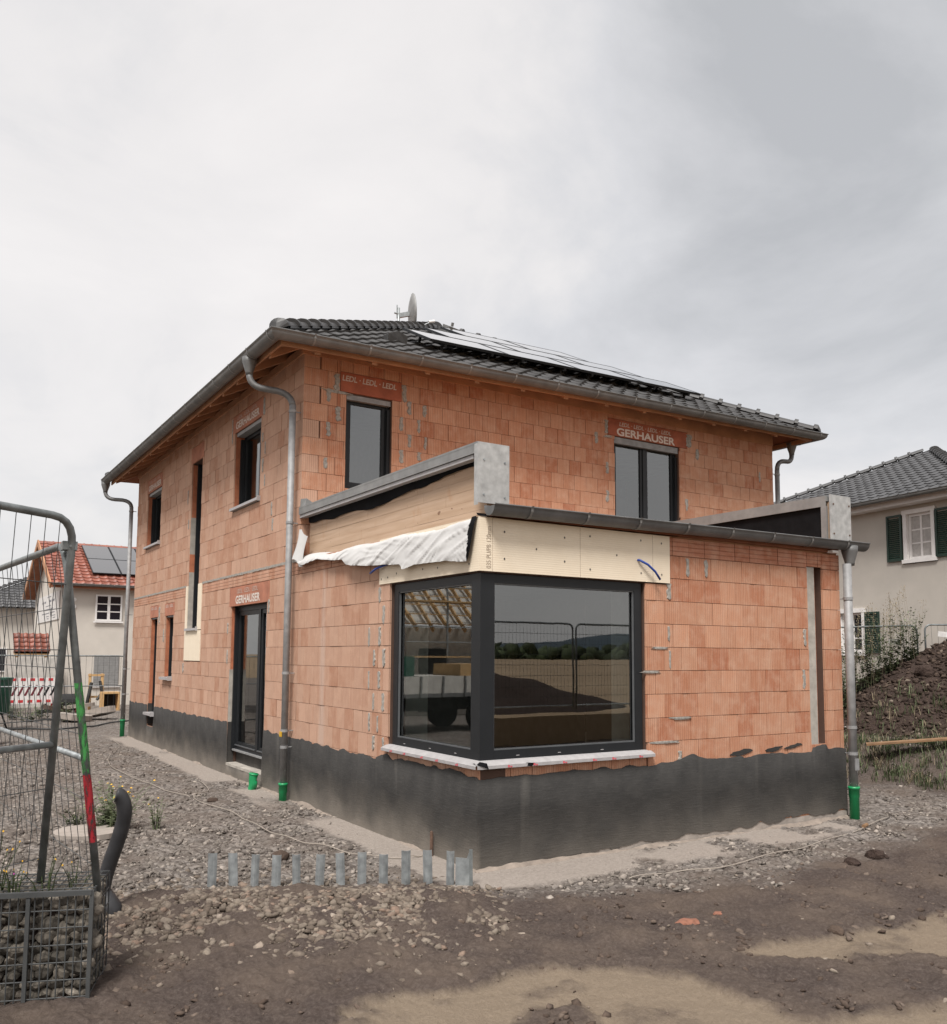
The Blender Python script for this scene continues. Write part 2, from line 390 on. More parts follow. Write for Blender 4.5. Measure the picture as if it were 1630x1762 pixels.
def ground_mat():
    m, nt, b = mat('site_ground'); L = nt.links; p = pos(nt)
    at = nt.nodes.new('ShaderNodeAttribute'); at.attribute_name = 'zone'
    sp = nt.nodes.new('ShaderNodeSeparateColor'); L.new(at.outputs['Color'], sp.inputs[0])
    g1 = noise(nt, 38, 6, p, .65); g2 = noise(nt, 150, 4, p, .7); g3 = noise(nt, 1.6, 5, p)
    vo = nt.nodes.new('ShaderNodeTexVoronoi'); vo.inputs['Scale'].default_value = 26; L.new(p, vo.inputs['Vector'])
    sepv = nt.nodes.new('ShaderNodeSeparateColor'); L.new(vo.outputs['Color'], sepv.inputs[0])
    grav = ramp(nt, math_(nt,'ADD',math_(nt,'MULTIPLY',g1,.5),math_(nt,'MULTIPLY',sepv.outputs[0],.5)), [(.2,(.068,.058,.052)),(.42,(.14,.124,.111)),(.64,(.215,.192,.173)),(.82,(.32,.287,.26))])
    grav = mix(nt, ramp(nt, g3, [(.42,(0,0,0)),(.66,(.6,.6,.6))]), grav, (.125,.098,.08))
    mud = ramp(nt, math_(nt,'ADD',math_(nt,'MULTIPLY',g1,.6),math_(nt,'MULTIPLY',g2,.4)), [(.26,(.034,.025,.022)),(.48,(.070,.054,.047)),(.68,(.128,.104,.091)),(.80,(.215,.184,.164))])
    mud = mix(nt, ramp(nt, g3, [(.4,(0,0,0)),(.7,(.45,.45,.45))]), mud, (.17,.13,.10))
    sand = ramp(nt, math_(nt,'ADD',math_(nt,'MULTIPLY',g1,.4),math_(nt,'MULTIPLY',g2,.6)), [(.3,(.155,.119,.087)),(.5,(.21,.166,.122)),(.7,(.265,.213,.163))])
    conc = ramp(nt, g1, [(.22,(.22,.19,.165)),(.5,(.31,.27,.237)),(.78,(.37,.325,.288))])
    col = mix(nt, sp.outputs[0], mud, grav); col = mix(nt, sp.outputs[1], col, sand); col = mix(nt, sp.outputs[2], col, conc)
    L.new(col, b.inputs['Base Color']); b.inputs['Roughness'].default_value = .97; b.inputs['Specular IOR Level'].default_value = .12
    hh = math_(nt,'ADD',g1,math_(nt,'MULTIPLY',g2,.5))
    bump(nt, b, hh, .8, .02)
    return m
M['ground'] = ground_mat()
def soil_mat():
    m, nt, b = mat('mound_soil'); p = pos(nt)
    g = math_(nt,'ADD',math_(nt,'MULTIPLY',noise(nt, 9, 7, p, .7),.6),math_(nt,'MULTIPLY',noise(nt, 60, 4, p),.4))
    nt.links.new(ramp(nt, g, [(.3,(.030,.022,.019)),(.5,(.056,.040,.034)),(.68,(.085,.062,.05)),(.82,(.16,.13,.11))]), b.inputs['Base Color'])
    b.inputs['Roughness'].default_value = 1; b.inputs['Specular IOR Level'].default_value = .1; bump(nt, b, g, 1, .05); return m
M['soil'] = soil_mat()
def field_mat():
    m, nt, b = mat('stubble_field'); p = pos(nt); n = noise(nt, .05, 8, p, .65)
    nt.links.new(ramp(nt, n, [(.3,(.20,.135,.075)),(.55,(.30,.21,.125)),(.75,(.36,.27,.17))]), b.inputs['Base Color']); b.inputs['Roughness'].default_value = 1; return m
M['field'] = field_mat()
M['hill'] = simple('wooded_hill', (.022,.040,.055), 1, var=.3, scale=.01)
M['tarmac'] = simple('tarmac', (.06,.058,.056), .95, var=.2, scale=3)

# ------------------------------------------------------------------ ground
HX, YM, YB, W1, W2 = 0.0, 4.603, 15.35, 5.44, 9.965
def smooth(a, b, x):
    t = np.clip((x-a)/(b-a), 0, 1); return t*t*(3-2*t)
MC = (15.7, 2.8)                 # centre of the earth mound
def base_z(x, y):
    x = np.asarray(x, float); y = np.asarray(y, float)
    toe = 8.1+.35*np.sin(y*.8)+.25*fbm(x, y, 3, .9)
    z = .52*smooth(0, 1.25, x-toe)*smooth(-9, -3, y)
    z = z+.10*fbm(x, y, 3, .22)*smooth(.8, 4, np.maximum(-x, np.maximum(-y-.5, np.maximum(x-6, 0))))
    # rubble berm in front of the stakes
    d = (x+1.75)*.48+(y-.10)*.877
    along = (x+1.75)*.877-(y-.1)*.48
    z = z+.11*np.exp(-((d+.35)/.42)**2)*smooth(-1.6,-1.0,along)*smooth(1.9,1.1,along)
    z = z-.03*smooth(-1.2,-3.2,y)
    return z
def in_poly(x, y, poly):
    r = np.zeros(x.shape, bool); n = len(poly)
    for i in range(n):
        x1, y1 = poly[i]; x2, y2 = poly[(i+1) % n]
        if y1 == y2: continue
        c = ((y1 > y) != (y2 > y)) & (x < (x2-x1)*(y-y1)/(y2-y1)+x1); r ^= c
    return r
SANDS = [
 [(-2.6,-2.75),(-2.4,-2.3),(-1.92,-2.15),(-1.53,-2.23),(-1.19,-2.18),(-.85,-2.28),(-.48,-2.53),(-.18,-2.84),(-.14,-3.13),(-.25,-3.48),(-.12,-3.65),(.73,-3.92),(.9,-4.6),(-2.2,-4.6)],
 [(.39,-2.67),(.6,-2.69),(1.61,-2.76),(2.01,-2.79),(2.61,-2.86),(4.6,-3.4),(3.2,-4.2),(1.53,-3.47),(1.3,-3.33),(.87,-3.14),(.44,-2.92)],
 [(-4.6,-1.0),(-3.94,-1.12),(-3.65,-1.2),(-3.4,-1.55),(-3.55,-1.75),(-4.6,-1.8)],
]
MUDHOLE = [(-1.36,-2.74),(-1.01,-2.81),(-1.2,-3.2),(-1.65,-3.0)]
def soft_poly(x, y, poly, w=.05):
    k = 0
    for dx, dy in ((0,0),(w,0),(-w,0),(0,w),(0,-w),(w*.7,w*.7),(-w*.7,-w*.7),(w*.7,-w*.7),(-w*.7,w*.7)):
        k = k+in_poly(x+dx, y+dy, poly)*1.0
    return k/9
def zones(x, y):
    wx = x+.26*fbm(x, y, 6, 1.9); wy = y+.20*fbm(x+31, y+9, 6, 1.9)
    sand = np.zeros(x.shape)
    for p in SANDS[:2]: sand = np.maximum(sand, soft_poly(wx, wy, p))
    sand = sand*(1-soft_poly(wx, wy, MUDHOLE))
    sand = np.clip(sand-1.5*np.clip(fbm(x+5, y, 5, 3.5)-.08,0,1), 0, 1)
    # concrete footing strip, ragged, partly buried
    e = .16*fbm(x+3, y, 4, 1.3)
    left = smooth(.52, .40, -x+e)*(y > -.5)*(y < 16)*(x < .3)
    left = left*smooth(.10, -.15, np.maximum(fbm(x*.7, y, 3, .5)+.12*smooth(5,7,y), -9)-.22)
    front = smooth(.66, .50, -y+e*1.3)*smooth(.16, -.10, fbm(x+11, y*2, 5, 1.5)-.13)*(x > -.5)*(x < 4.95)*(y < .3)
    conc = np.maximum(left, front)
    # gravel: yard side and around the house; mud in front
    edge = np.where(x < -.4, -.15-.45*(x+.4)*0+(-(x+.4))*.42, np.where(x < 2, -.55-.35*(x+.4), -1.45+.1*(x-2)))
    grav = smooth(-.35, .30, y-edge+.35*fbm(x, y, 5, 1.1))
    back = smooth(7.4, 8.6, x+.8*fbm(x, y, 4, .8))*.8
    grav = grav*(1-back)
    return grav, sand, conc
def build_ground():
    cx, cy = CAM[0], CAM[1]
    ang = np.concatenate([np.linspace(-125,-34,60)[:-1], np.linspace(-34,34,620), np.linspace(34,125,60)[1:]])
    ang = np.radians(ang)+.5654            # bearing from +Y towards +X
    rr = np.concatenate([np.linspace(.6,3.4,30)[:-1], 3.4*np.exp(np.linspace(0, math.log(22/3.4), 470)), np.exp(np.linspace(math.log(22.3), math.log(75), 60))])
    A, Rr = np.meshgrid(ang, rr)
    x = cx+Rr*np.sin(A); y = cy+Rr*np.cos(A)
    g, s, c = zones(x, y)
    z = base_z(x, y)
    rough = .028*fbm(x, y, 4, 5.5)+.022*fbm(x+9, y, 3, 19)
    rid = (1-np.abs(fbm(x+2, y+8, 4, 6.0))*2.2); lump = np.clip(fbm(x+17, y-4, 4, 3.0), 0, 1)*.06+.030*np.clip(rid,0,1)*np.clip(.35+fbm(x-7,y,3,1.3),0,1)
    mudk = (1-g)*(1-s)
    z = z+(rough*(1-.6*s)+lump*mudk*smooth(4.2,2,np.abs(y+1.5)) )*(1-c)+c*.012*1
    z = np.where(s > .3, z-.012*s, z)
    foot = smooth(.0,.25, np.maximum(np.maximum(-x, -y), np.where(x>5.5, x-5.5, 0)))
    col = np.stack([g, s, c, np.ones_like(g)], -1).reshape(-1,4)
    v = np.stack([x,y,z],-1).reshape(-1,3); n, mcols = x.shape
    i = np.arange(n-1)[:,None]*mcols+np.arange(mcols-1)[None]
    f = np.stack([i, i+1, i+mcols+1, i+mcols], -1).reshape(-1,4)[:, ::-1]
    me = np_mesh('ground', v, f, M['ground'], {'zone': col}, True)
    o = link('ground', me); tag(o, kind='structure')
build_ground()
def gz(x, y): return float(base_z(np.array([x]), np.array([y]))[0])

# far land: stubble field to the horizon, wooded hills beyond it
m = MB(); n = 96
m.v = [(0,0,-.35)]+[(4500*math.cos(2*math.pi*i/n), 4500*math.sin(2*math.pi*i/n), -.35) for i in range(n)]
m.f = [(0, 1+i, 1+(i+1) % n) for i in range(n)]; m.m = [0]*n
tag(m.build('field', M['field']), kind='structure')
def hills():
    th = np.linspace(R(150), R(390), 240)
    v = []; 
    for k, (r, hf) in enumerate(((1500,0),(1700,.6),(2000,1),(2500,.1))):
        h = 30+34*fbm(th*9, th*0+2, 4, 1.0)+14*np.sin(th*7)
        v.append(np.stack([r*np.cos(th), r*np.sin(th), h*hf-1], -1))
    v = np.concatenate(v); mcols = len(th)
    i = np.arange(3)[:,None]*mcols+np.arange(mcols-1)[None]
    f = np.stack([i, i+1, i+mcols+1, i+mcols], -1).reshape(-1,4)
    tag(link('hills', np_mesh('hills', v, f, M['hill'])), kind='structure')
hills()

# ---- loose stones and clods (nobody could count them)
_ph = (1+5**.5)/2
ICO = np.array([(-1,_ph,0),(1,_ph,0),(-1,-_ph,0),(1,-_ph,0),(0,-1,_ph),(0,1,_ph),(0,-1,-_ph),(0,1,-_ph),(_ph,0,-1),(_ph,0,1),(-_ph,0,-1),(-_ph,0,1)])/math.sqrt(1+_ph*_ph)
ICF = np.array([(0,11,5),(0,5,1),(0,1,7),(0,7,10),(0,10,11),(1,5,9),(5,11,4),(11,10,2),(10,7,6),(7,1,8),(3,9,4),(3,4,2),(3,2,6),(3,6,8),(3,8,9),(4,9,5),(2,4,11),(6,2,10),(8,6,7),(9,8,1)])
def scatter(name, mt, P, size, flat=.65, smooth_=False, parent=None, kind='stuff', jag=.28):
    """P (n,3) positions, size (n,)"""
    n = len(P); a = rng.random(n)*2*math.pi; tl = rng.normal(0,.5,(n,2))
    V = ICO[None]*(1+rng.uniform(-jag,jag,(n,12,1)))*np.stack([rng.uniform(.7,1.3,n),rng.uniform(.6,1.1,n),np.full(n,flat)*rng.uniform(.7,1.2,n)],-1)[:,None]
    V = V*size[:,None,None]
    ca, sa = np.cos(a)[:,None], np.sin(a)[:,None]
    X = V[...,0]*ca-V[...,1]*sa; Y = V[...,0]*sa+V[...,1]*ca; Z = V[...,2]+X*np.sin(tl[:,:1])*.5+Y*np.sin(tl[:,1:])*.5
    V = np.stack([X,Y,Z],-1)+P[:,None]
    F = (ICF[None]+(np.arange(n)*12)[:,None,None]).reshape(-1,3)
    o = link(name, np_mesh(name, V.reshape(-1,3), F, mt, None, smooth_), parent)
    if kind: tag(o, kind=kind)
    return o
def scatter_ground(name, mt, n, region, zone_fn, smin, smax, power=3, sink=.85, label=None, flat=.65):
    cx, cy = CAM[0], CAM[1]
    a0, a1, r0, r1 = region
    a = np.radians(rng.uniform(a0, a1, n))+.5654; r = np.exp(rng.uniform(math.log(r0), math.log(r1), n))
    x = cx+r*np.sin(a); y = cy+r*np.cos(a)
    inside = (x > -.02) & (y > -.02) & ((x < W1+.03) | ((y > YM) & (x < W2)))
    keep = (rng.random(n) < zone_fn(x, y, *zones(x, y))) & ~inside
    x, y = x[keep], y[keep]; s = smin+(smax-smin)*rng.random(len(x))**power
    z = base_z(x, y)+s*flat*(1-sink)*.6
    o = scatter(name, mt, np.stack([x,y,z],-1), s, flat, jag=.42)
    if label: o['label'] = label[0]; o['category'] = label[1]
scatter_ground('gravel', M['stone'], 62000, (-32,32,6.3,22), lambda x,y,g,s,c: np.clip(g*(1-c*.97)*(.35+.9*smooth(-.2,.5,fbm(x,y,3,.9))),0,1), .006, .038, 2.6,
    label=('loose grey gravel and small stones strewn round the house','gravel'))
def berm_fn(x, y, g, s, c):
    d = (x+1.75)*.48+(y-.10)*.877; al = (x+1.75)*.877-(y-.1)*.48
    return np.exp(-((d+.45)/.62)**2)*smooth(-1.7,-1.1,al)*smooth(1.9,1.3,al)*.95
scatter_ground('rubble', M['rubble'], 56000, (-30,4,5.2,9.0), berm_fn, .006, .045, 4.2, label=('heap of brown rubble and broken stones in front of the row of stakes','rubble'))
scatter_ground('clods', M['clod'], 42000, (-32,32,3.4,9.5), lambda x,y,g,s,c: np.clip((1-g)*(1-s)*(.12+.9*smooth(0,.55,fbm(x+4,y,3,1.7))),0,1), .004, .034, 4.5,
    label=('small dark earth clods lying on the muddy foreground','clods'))

# ------------------------------------------------------------------ the brick house
house = empty('brick_house', (0,0,0), 'unplastered orange brick house with black tiled hip roof and flat-roofed corner-window extension', 'house')
FL = ((0,0,0), (0,1,0), (-1,0,0))                 # left wall: s = Y, outward -X
FE = ((0,0,0), (1,0,0), (0,-1,0))                 # extension front: s = X, outward -Y
FM = ((0,YM,0), (1,0,0), (0,-1,0))                # main front: s = X
FR1 = ((W1,0,0), (0,1,0), (1,0,0))                # extension right side
FR2 = ((W2,YM,0), (0,1,0), (1,0,0))               # main right side
FB = ((0,YB,0), (1,0,0), (0,1,0))                 # back
H0, ZB, ZT, ZR = .08, 3.08, 3.28, 6.22            # slab, band bottom, band top, wall top
def rects_minus(s0, s1, z0, z1, ops):
    """rectangles that cover [s0,s1]x[z0,z1] without the openings"""
    ss = sorted({s0,s1,*[min(max(v,s0),s1) for o in ops for v in o[:2]]}); out = []
    for a, b in zip(ss, ss[1:]):
        if b-a < 1e-6: continue
        mid = (a+b)/2; cuts = sorted((max(o[2],z0), min(o[3],z1)) for o in ops if o[0] < mid < o[1] and o[3] > z0 and o[2] < z1)
        z = z0
        for c, d in cuts:
            if c > z+1e-6: out.append((a,b,z,c))
            z = max(z,d)
        if z < z1-1e-6: out.append((a,b,z,z1))
    return out
OP_L = [(0,1.84,.95,3.28),(6.38,7.72,4.36,6.03),(9.70,10.42,2.42,6.0),(12.95,14.27,4.36,5.98),
        (12.87,13.50,.40,3.02),(11.49,12.15,1.46,3.02),(5.89,7.66,.20,3.08),(9.44,10.56,1.84,3.285)]
OP_LC = [(.0,1.84,.95,2.76),(6.38,7.72,4.36,5.72),(9.70,10.42,2.42,5.68),(12.95,14.27,4.36,5.66),
        (12.87,13.50,.40,2.76),(11.49,12.15,1.46,2.76),(5.89,7.66,.20,2.76)]
OP_E = [(0,2.10,.95,2.76),(0,2.46,2.76,3.28),(4.80,5.09,.93,3.10)]
OP_M = [(.655,1.395,4.36,5.75),(5.775,7.35,4.2,5.84),(.555,1.55,5.765,6.06),(5.62,7.56,5.845,6.15)]
OP_MC = OP_M[:2]
bricks = []   # (frame, a0,a1,z0,z1, material key, wall index)
def course(F, s0, s1, z0, z1, off, ops, wi, key='brick', L=.25, gap=.0065):
    k = math.floor((s0-off)/L)
    while True:
        a, b = max(s0, off+k*L), min(s1, off+(k+1)*L)
        if off+k*L >= s1-.01: break
        k += 1
        if b-a < .02: continue
        live = [o for o in ops if o[0] < b-1e-4 and o[1] > a+1e-4 and o[2] < z1-1e-4 and o[3] > z0+1e-4]
        for (p,q,r,t) in (rects_minus(a,b,z0,z1,live) if live else [(a,b,z0,z1)]):
            if q-p < .018 or t-r < .02: continue
            bricks.append((F, p+gap/2, q-gap/2, r+gap*.35, t-gap*.35, key, wi))
D = .24
def wall_rows(F, s0, s1, ops, wi, z_lo, z_hi, c0=0, c1=0, band=False):
    """c0/c1: 1 = corner bond at the start/end (alternate rows set back by the brick depth)"""
    i = 0
    rows = [(H0+.25*k, H0+.25*(k+1)) for k in range(12)]+[(ZB,ZT)]+[(ZT+.25*k, min(ZT+.25*(k+1), ZR)) for k in range(12)]
    for k, (a, b) in enumerate(rows):
        a, b = max(a,z_lo), min(b,z_hi)
        if b-a < .03: continue
        isband = abs(a-ZB) < .01 and band
        odd = k % 2
        st = s0+((D+.004) if (c0 == 1 and odd) or (c0 == 2 and not odd) else 0)
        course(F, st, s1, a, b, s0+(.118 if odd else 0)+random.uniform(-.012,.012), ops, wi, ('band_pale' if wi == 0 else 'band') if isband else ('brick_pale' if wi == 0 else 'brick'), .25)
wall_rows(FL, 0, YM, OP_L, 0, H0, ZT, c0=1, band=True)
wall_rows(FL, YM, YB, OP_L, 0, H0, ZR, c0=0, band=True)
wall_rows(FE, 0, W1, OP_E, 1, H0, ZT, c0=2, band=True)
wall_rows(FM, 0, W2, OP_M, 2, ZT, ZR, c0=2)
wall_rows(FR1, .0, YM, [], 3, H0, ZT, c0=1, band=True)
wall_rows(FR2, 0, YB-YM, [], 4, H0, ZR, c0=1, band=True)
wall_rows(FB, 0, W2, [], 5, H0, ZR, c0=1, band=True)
# in the main storey the left-wall bricks at the corner over the extension butt against the front bricks
walls = []
def core(F, s0, s1, z0, z1, ops, back=.30, front=-.022):
    mb = MB()
    for a,b,c,d in rects_minus(s0,s1,z0,z1,ops): mb.fbox(F, a, b, -back, front, c, d)
    w = mb.build('wall', M['core'], house); walls.append(w); return w
core(FL, .0, YB-.03, .0, ZT, OP_LC); 
mb = MB()
for a,b,c,d in rects_minus(YM+.03, YB-.03, ZT, ZR, OP_LC): mb.fbox(FL, a, b, -.30, -.022, c, d)
w2 = mb.build('wall', M['core'], house)
core(FE, .03, W1-.03, 0, ZT, [(0,2.10,.95,2.76),(4.80,5.09,.93,3.10)]); core(FM, .03, W2-.03, ZT, ZR, OP_MC)
core(FR1, .03, YM, 0, ZT, []); core(FR2, .03, YB-YM-.03, 0, ZR, []); core(FB, .03, W2-.03, 0, ZR, [])
def dist2(b):
    F,a0,a1,z0,z1,_,wi = b; s = (a0+a1)/2; O,S,N = F
    p = (O[0]+S[0]*s, O[1]+S[1]*s, (z0+z1)/2); d = [p[i]-CAM[i] for i in range(3)]
    return sum(v*v for v in d)+(1e6 if wi > 2 else 0)+(1e5 if z1 < .82 else 0)+(2e4 if wi == 0 and p[1] > YM-1 else 0)
bricks.sort(key=dist2)
shared = {}
def brick_geo(F, a0, a1, z0, z1, dj):
    return MB().fbox(F, a0, a1, -D, dj, z0, z1)
rest = MB()
for i, (F,a0,a1,z0,z1,key,wi) in enumerate(bricks):
    dj = random.uniform(-.0035,.0035); O,S,N = F
    if i < 300:
        L_, H_ = round(a1-a0,3), round(z1-z0,3); kk = (wi,L_,H_,key)
        if kk not in shared: shared[kk] = MB().fbox(((0,0,0),S,N), 0, L_, -D, 0, 0, H_).mesh('brick', M[key])
        link('brick', shared[kk], walls[wi], (O[0]+S[0]*a0+N[0]*dj, O[1]+S[1]*a0+N[1]*dj, z0))
    else:
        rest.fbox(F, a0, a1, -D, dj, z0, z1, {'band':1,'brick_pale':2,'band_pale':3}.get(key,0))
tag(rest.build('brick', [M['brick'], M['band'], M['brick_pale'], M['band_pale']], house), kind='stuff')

# mortar bed over the band on the left wall, mortar smears beside the openings
for y0_, y1_ in ((YM+.02, 9.43), (10.57, YB-.01)):
    n = int((y1_-y0_)/.06); mb = MB()
    for i in range(n+1):
        y = y0_+(y1_-y0_)*i/n; a = random.uniform(0,.009); b = random.uniform(0,.009); d = random.uniform(.003,.009)
        mb.v += [(.02,y,ZT-.020-a),(-d,y,ZT-.016-a),(-d,y,ZT+.012+b),(.02,y,ZT+.016+b)]
    for i in range(n):
        for k in range(3): mb.f.append((i*4+k,i*4+k+1,(i+1)*4+k+1,(i+1)*4+k)); mb.m.append(0)
    mb.build('mortar_bed', M['mortar'], house)
def smear(F, wi, s, z0, z1, w):
    mb = MB(); n = 7; O,S,N = F; pts = []
    P = lambda a,b,z: (O[0]+S[0]*a+N[0]*b, O[1]+S[1]*a+N[1]*b, O[2]+z)
    top = [(s+random.uniform(-.4,.4)*w*.5, z1)]
    lft = [(s-w*.5*random.uniform(.45,1.25), z1+(z0-z1)*(i+.3)/n) for i in range(n)]
    rgt = [(s+w*.5*random.uniform(.45,1.25), z1+(z0-z1)*(i+.3)/n) for i in range(n)]
    poly = lft+[(s+random.uniform(-.3,.3)*w*.5, z0)]+rgt[::-1]+top
    th = random.uniform(.007,.011); k = len(poly)
    c = (s, (z0+z1)/2)
    vs = [P(a,-.004,z) for a,z in poly]+[P(c[0]+(a-c[0])*.8,th,c[1]+(z-c[1])*.93) for a,z in poly]+[P(c[0],th*1.2,c[1])]
    fs = [(i,(i+1)%k,k+(i+1)%k,k+i) for i in range(k)]+[(k+i,k+(i+1)%k,2*k) for i in range(k)]
    if S[0]*N[1]-S[1]*N[0] > 0: fs = [f[::-1] for f in fs]
    mb.add(vs, fs); mb.build('mortar_patch', M['mortar'], walls[wi] if walls else house)
for s,a,b,w in [(2.74,3.07,2.85,.07),(3.03,3.07,2.86,.06),(2.45,2.78,2.59,.07),(2.44,2.31,2.14,.03),(2.45,2.05,1.84,.03),(4.72,2.33,2.11,.06),(4.69,1.84,1.59,.06),(2.58,.97,.86,.05),(2.16,1.83,1.80,.3),(2.6,1.33,1.30,.34),(2.35,1.085,1.055,.4),(2.3,2.085,2.055,.25)]: smear(FE,1,s,b,a,w)
for s,a,b,w in [(.5,6.02,5.75,.10),(.38,5.78,5.57,.07),(.53,5.54,5.31,.09),(.385,5.29,5.07,.08),(.35,4.77,4.6,.06),(1.6,6.04,5.76,.09),(1.69,5.80,5.58,.08),(1.95,5.78,5.58,.08),(1.555,5.54,5.31,.07),(1.85,5.54,5.32,.06),(1.69,5.29,5.08,.07),(1.97,5.29,5.08,.06),(1.555,5.04,4.82,.09),(1.86,5.04,4.9,.08),(.50,5.765,5.72,.5)]: smear(FM,2,s,b,a,w)
for s,a,b,w in [(5.58,6.11,5.85,.10),(5.35,5.86,5.64,.08),(5.6,5.36,5.14,.07),(5.6,4.86,4.64,.08),(7.61,6.13,5.87,.16),(7.82,5.88,5.66,.10),(9.56,5.65,5.42,.05),(7.52,4.9,4.66,.08),(5.62,5.83,5.79,.2)]: smear(FM,2,s,b,a,w)
for s,a,b,w in [(2.09,2.75,2.56,.07),(1.98,2.54,2.31,.07),(2.35,2.30,2.06,.05),(2.08,2.30,2.07,.06),(2.21,2.04,1.84,.07),(1.97,2.05,1.83,.07),(2.34,1.80,1.57,.04),(2.08,1.80,1.59,.07),(2.21,1.55,1.34,.05),(1.97,1.56,1.34,.07),(2.32,1.32,1.1,.04),(2.1,1.3,1.1,.03),(2.2,1.07,.9,.05),(1.95,1.07,.92,.05),(5.80,2.80,2.58,.08),(6.25,6.0,5.70,.10),(7.86,6.0,5.55,.07),(6.28,5.44,5.28,.06),(6.16,5.27,5.06,.05),(6.25,5.02,4.79,.05),(6.14,4.75,4.55,.05),(5.79,4.27,4.04,.06),(5.74,4.01,3.81,.06),(7.8,2.5,2.3,.05),(7.78,2.05,1.8,.05),(10.66,5.2,4.9,.05),(10.55,4.6,4.4,.06),(10.6,1.8,1.6,.08),(12.25,2.5,2.2,.10),(12.72,2.98,2.6,.12)]: smear(FL,0,s,b,a,w)

# black waterproofing on the plinth: a ragged skin a few millimetres proud of the bricks
def coat(F, s0, s1, top, bot, ops, step=.035, proud=.012, name='plinth_coat'):
    O,S,N = F; P = lambda a,b,z: (O[0]+S[0]*a+N[0]*b, O[1]+S[1]*a+N[1]*b, O[2]+z)
    n = max(2,int((s1-s0)/step)); mb = MB(); prev = None
    flip = S[0]*N[1]-S[1]*N[0] > 0
    for i in range(n+1):
        s = s0+(s1-s0)*i/n; a, b = bot(s), top(s)
        cut = [o for o in ops if o[0] < s < o[1]]
        if cut: b = min(b, cut[0][2]-.002)
        cur = len(mb.v); mb.v += [P(s,proud,a), P(s,proud,a+(b-a)*.55), P(s,proud,b-.004), P(s,.0045,b)]
        if prev is not None:
            for k in range(3):
                f = (prev+k, cur+k, cur+k+1, prev+k+1); mb.f.append(f if flip else f[::-1]); mb.m.append(0)
        prev = cur
    mb.build(name, M['coat'], house, True)
jag = lambda s, o, a=.02: a*float(fbm(np.array([s*1.0+o]),np.array([o*1.7]),5,6.0)[0])*1.6
def blot(s, c, w, h): return h*math.exp(-((s-c)/w)**2)
coat(FL, -.012, YB-.01, lambda s: .85+jag(s,1,.028)+(.02 if s < 1.7 else 0)+blot(s,1.9,.15,.03)-(.02 if s > 2.1 and s < 4 else 0), lambda s: -.12, [(5.89,7.66,.20,.9),(12.87,13.50,.40,.9)])
coat(FE, -.0115, W1+.012, lambda s: .85+jag(s,4,.02)+blot(s,2.72,.18,.075)+blot(s,5.25,.2,.03)+(.05 if 4.80<s<5.09 else 0), lambda s: (.02+.055*smooth(.3,2.2,s)+.03*smooth(4.0,4.6,s)+jag(s,9,.035)), [])
coat(FR1, -.012, YM, lambda s: .85+jag(s,6,.02), lambda s: -.1, [])
for s,z,w,h in [(3.55,.905,.20,.035),(4.1,.91,.16,.03),(4.45,.93,.18,.025)]:
    mb = MB(); O=FE[0]; k = 14
    pl_ = [(s+w*math.cos(2*math.pi*i/k)*random.uniform(.7,1.1), z+h*math.sin(2*math.pi*i/k)*random.uniform(.5,1.1)+.02*(math.cos(2*math.pi*i/k))) for i in range(k)]
    mb.add([(a,-.010,b) for a,b in pl_]+[(a,-.002,b) for a,b in pl_], [tuple(range(k))]+[(i,k+i,k+(i+1)%k,(i+1)%k) for i in range(k)])
    mb.build('coat_splash', M['coat'], house)
# strip of bare footing and cement fillet below the coat
mb = MB(); mb.fbox(FE, .0, W1, -.2, .004, -.3, .10); mb.fbox(FL, 0, YB, -.2, .004, -.3, .10); mb.build('footing', M['concrete'], house)
for F, s0, s1 in ((FL, -.04, YB), (FE, -.04, W1)):
    n = int((s1-s0)/.05); O,S,N = F; mb = MB()
    for i in range(n+1):
        a = s0+(s1-s0)*i/n; nz = float(fbm(np.array([a*1.0+O[1]]),np.array([3.3+S[0]*5]),4,1.7)[0]); h = max(.008,.022+.05*nz+.02*float(fbm(np.array([a*1.0]),np.array([1.3]),3,9.)[0])); d = max(.015,.04+.05*nz)
        for b_,z in ((.0135,h),(.0135+d*.4,h*.45),(.0135+d,.0),(.0135+d*1.5,-.06)): mb.v.append((O[0]+S[0]*a+N[0]*b_, O[1]+S[1]*a+N[1]*b_, z))
    for i in range(n):
        for k in range(3):
            f = (i*4+k,(i+1)*4+k,(i+1)*4+k+1,i*4+k+1); mb.f.append(f[::-1] if F is FE else f); mb.m.append(0)
    mb.build('cement_fillet', M['fillet'], house, True)

# groove at the right end of the extension: concrete strip in a slot
mb = MB(); mb.fbox(FE, 4.80, 5.09, -.16, -.11, .86, 3.10); mb.build('groove_back', M['reveal'], house)
mb = MB(); mb.fbox(FE, 4.803, 4.95, -.115, -.012, .90, 3.095); mb.build('groove_plaster', M['plaster'], house)
mb = MB()
for k in range(16):
    z = .95+k*.13; mb.fbox(FE, 4.95, 4.95+random.uniform(.02,.06), -.112, -.05-random.uniform(0,.03), z, z+random.uniform(.09,.128))
mb.build('groove_mortar', M['mortar'], house)

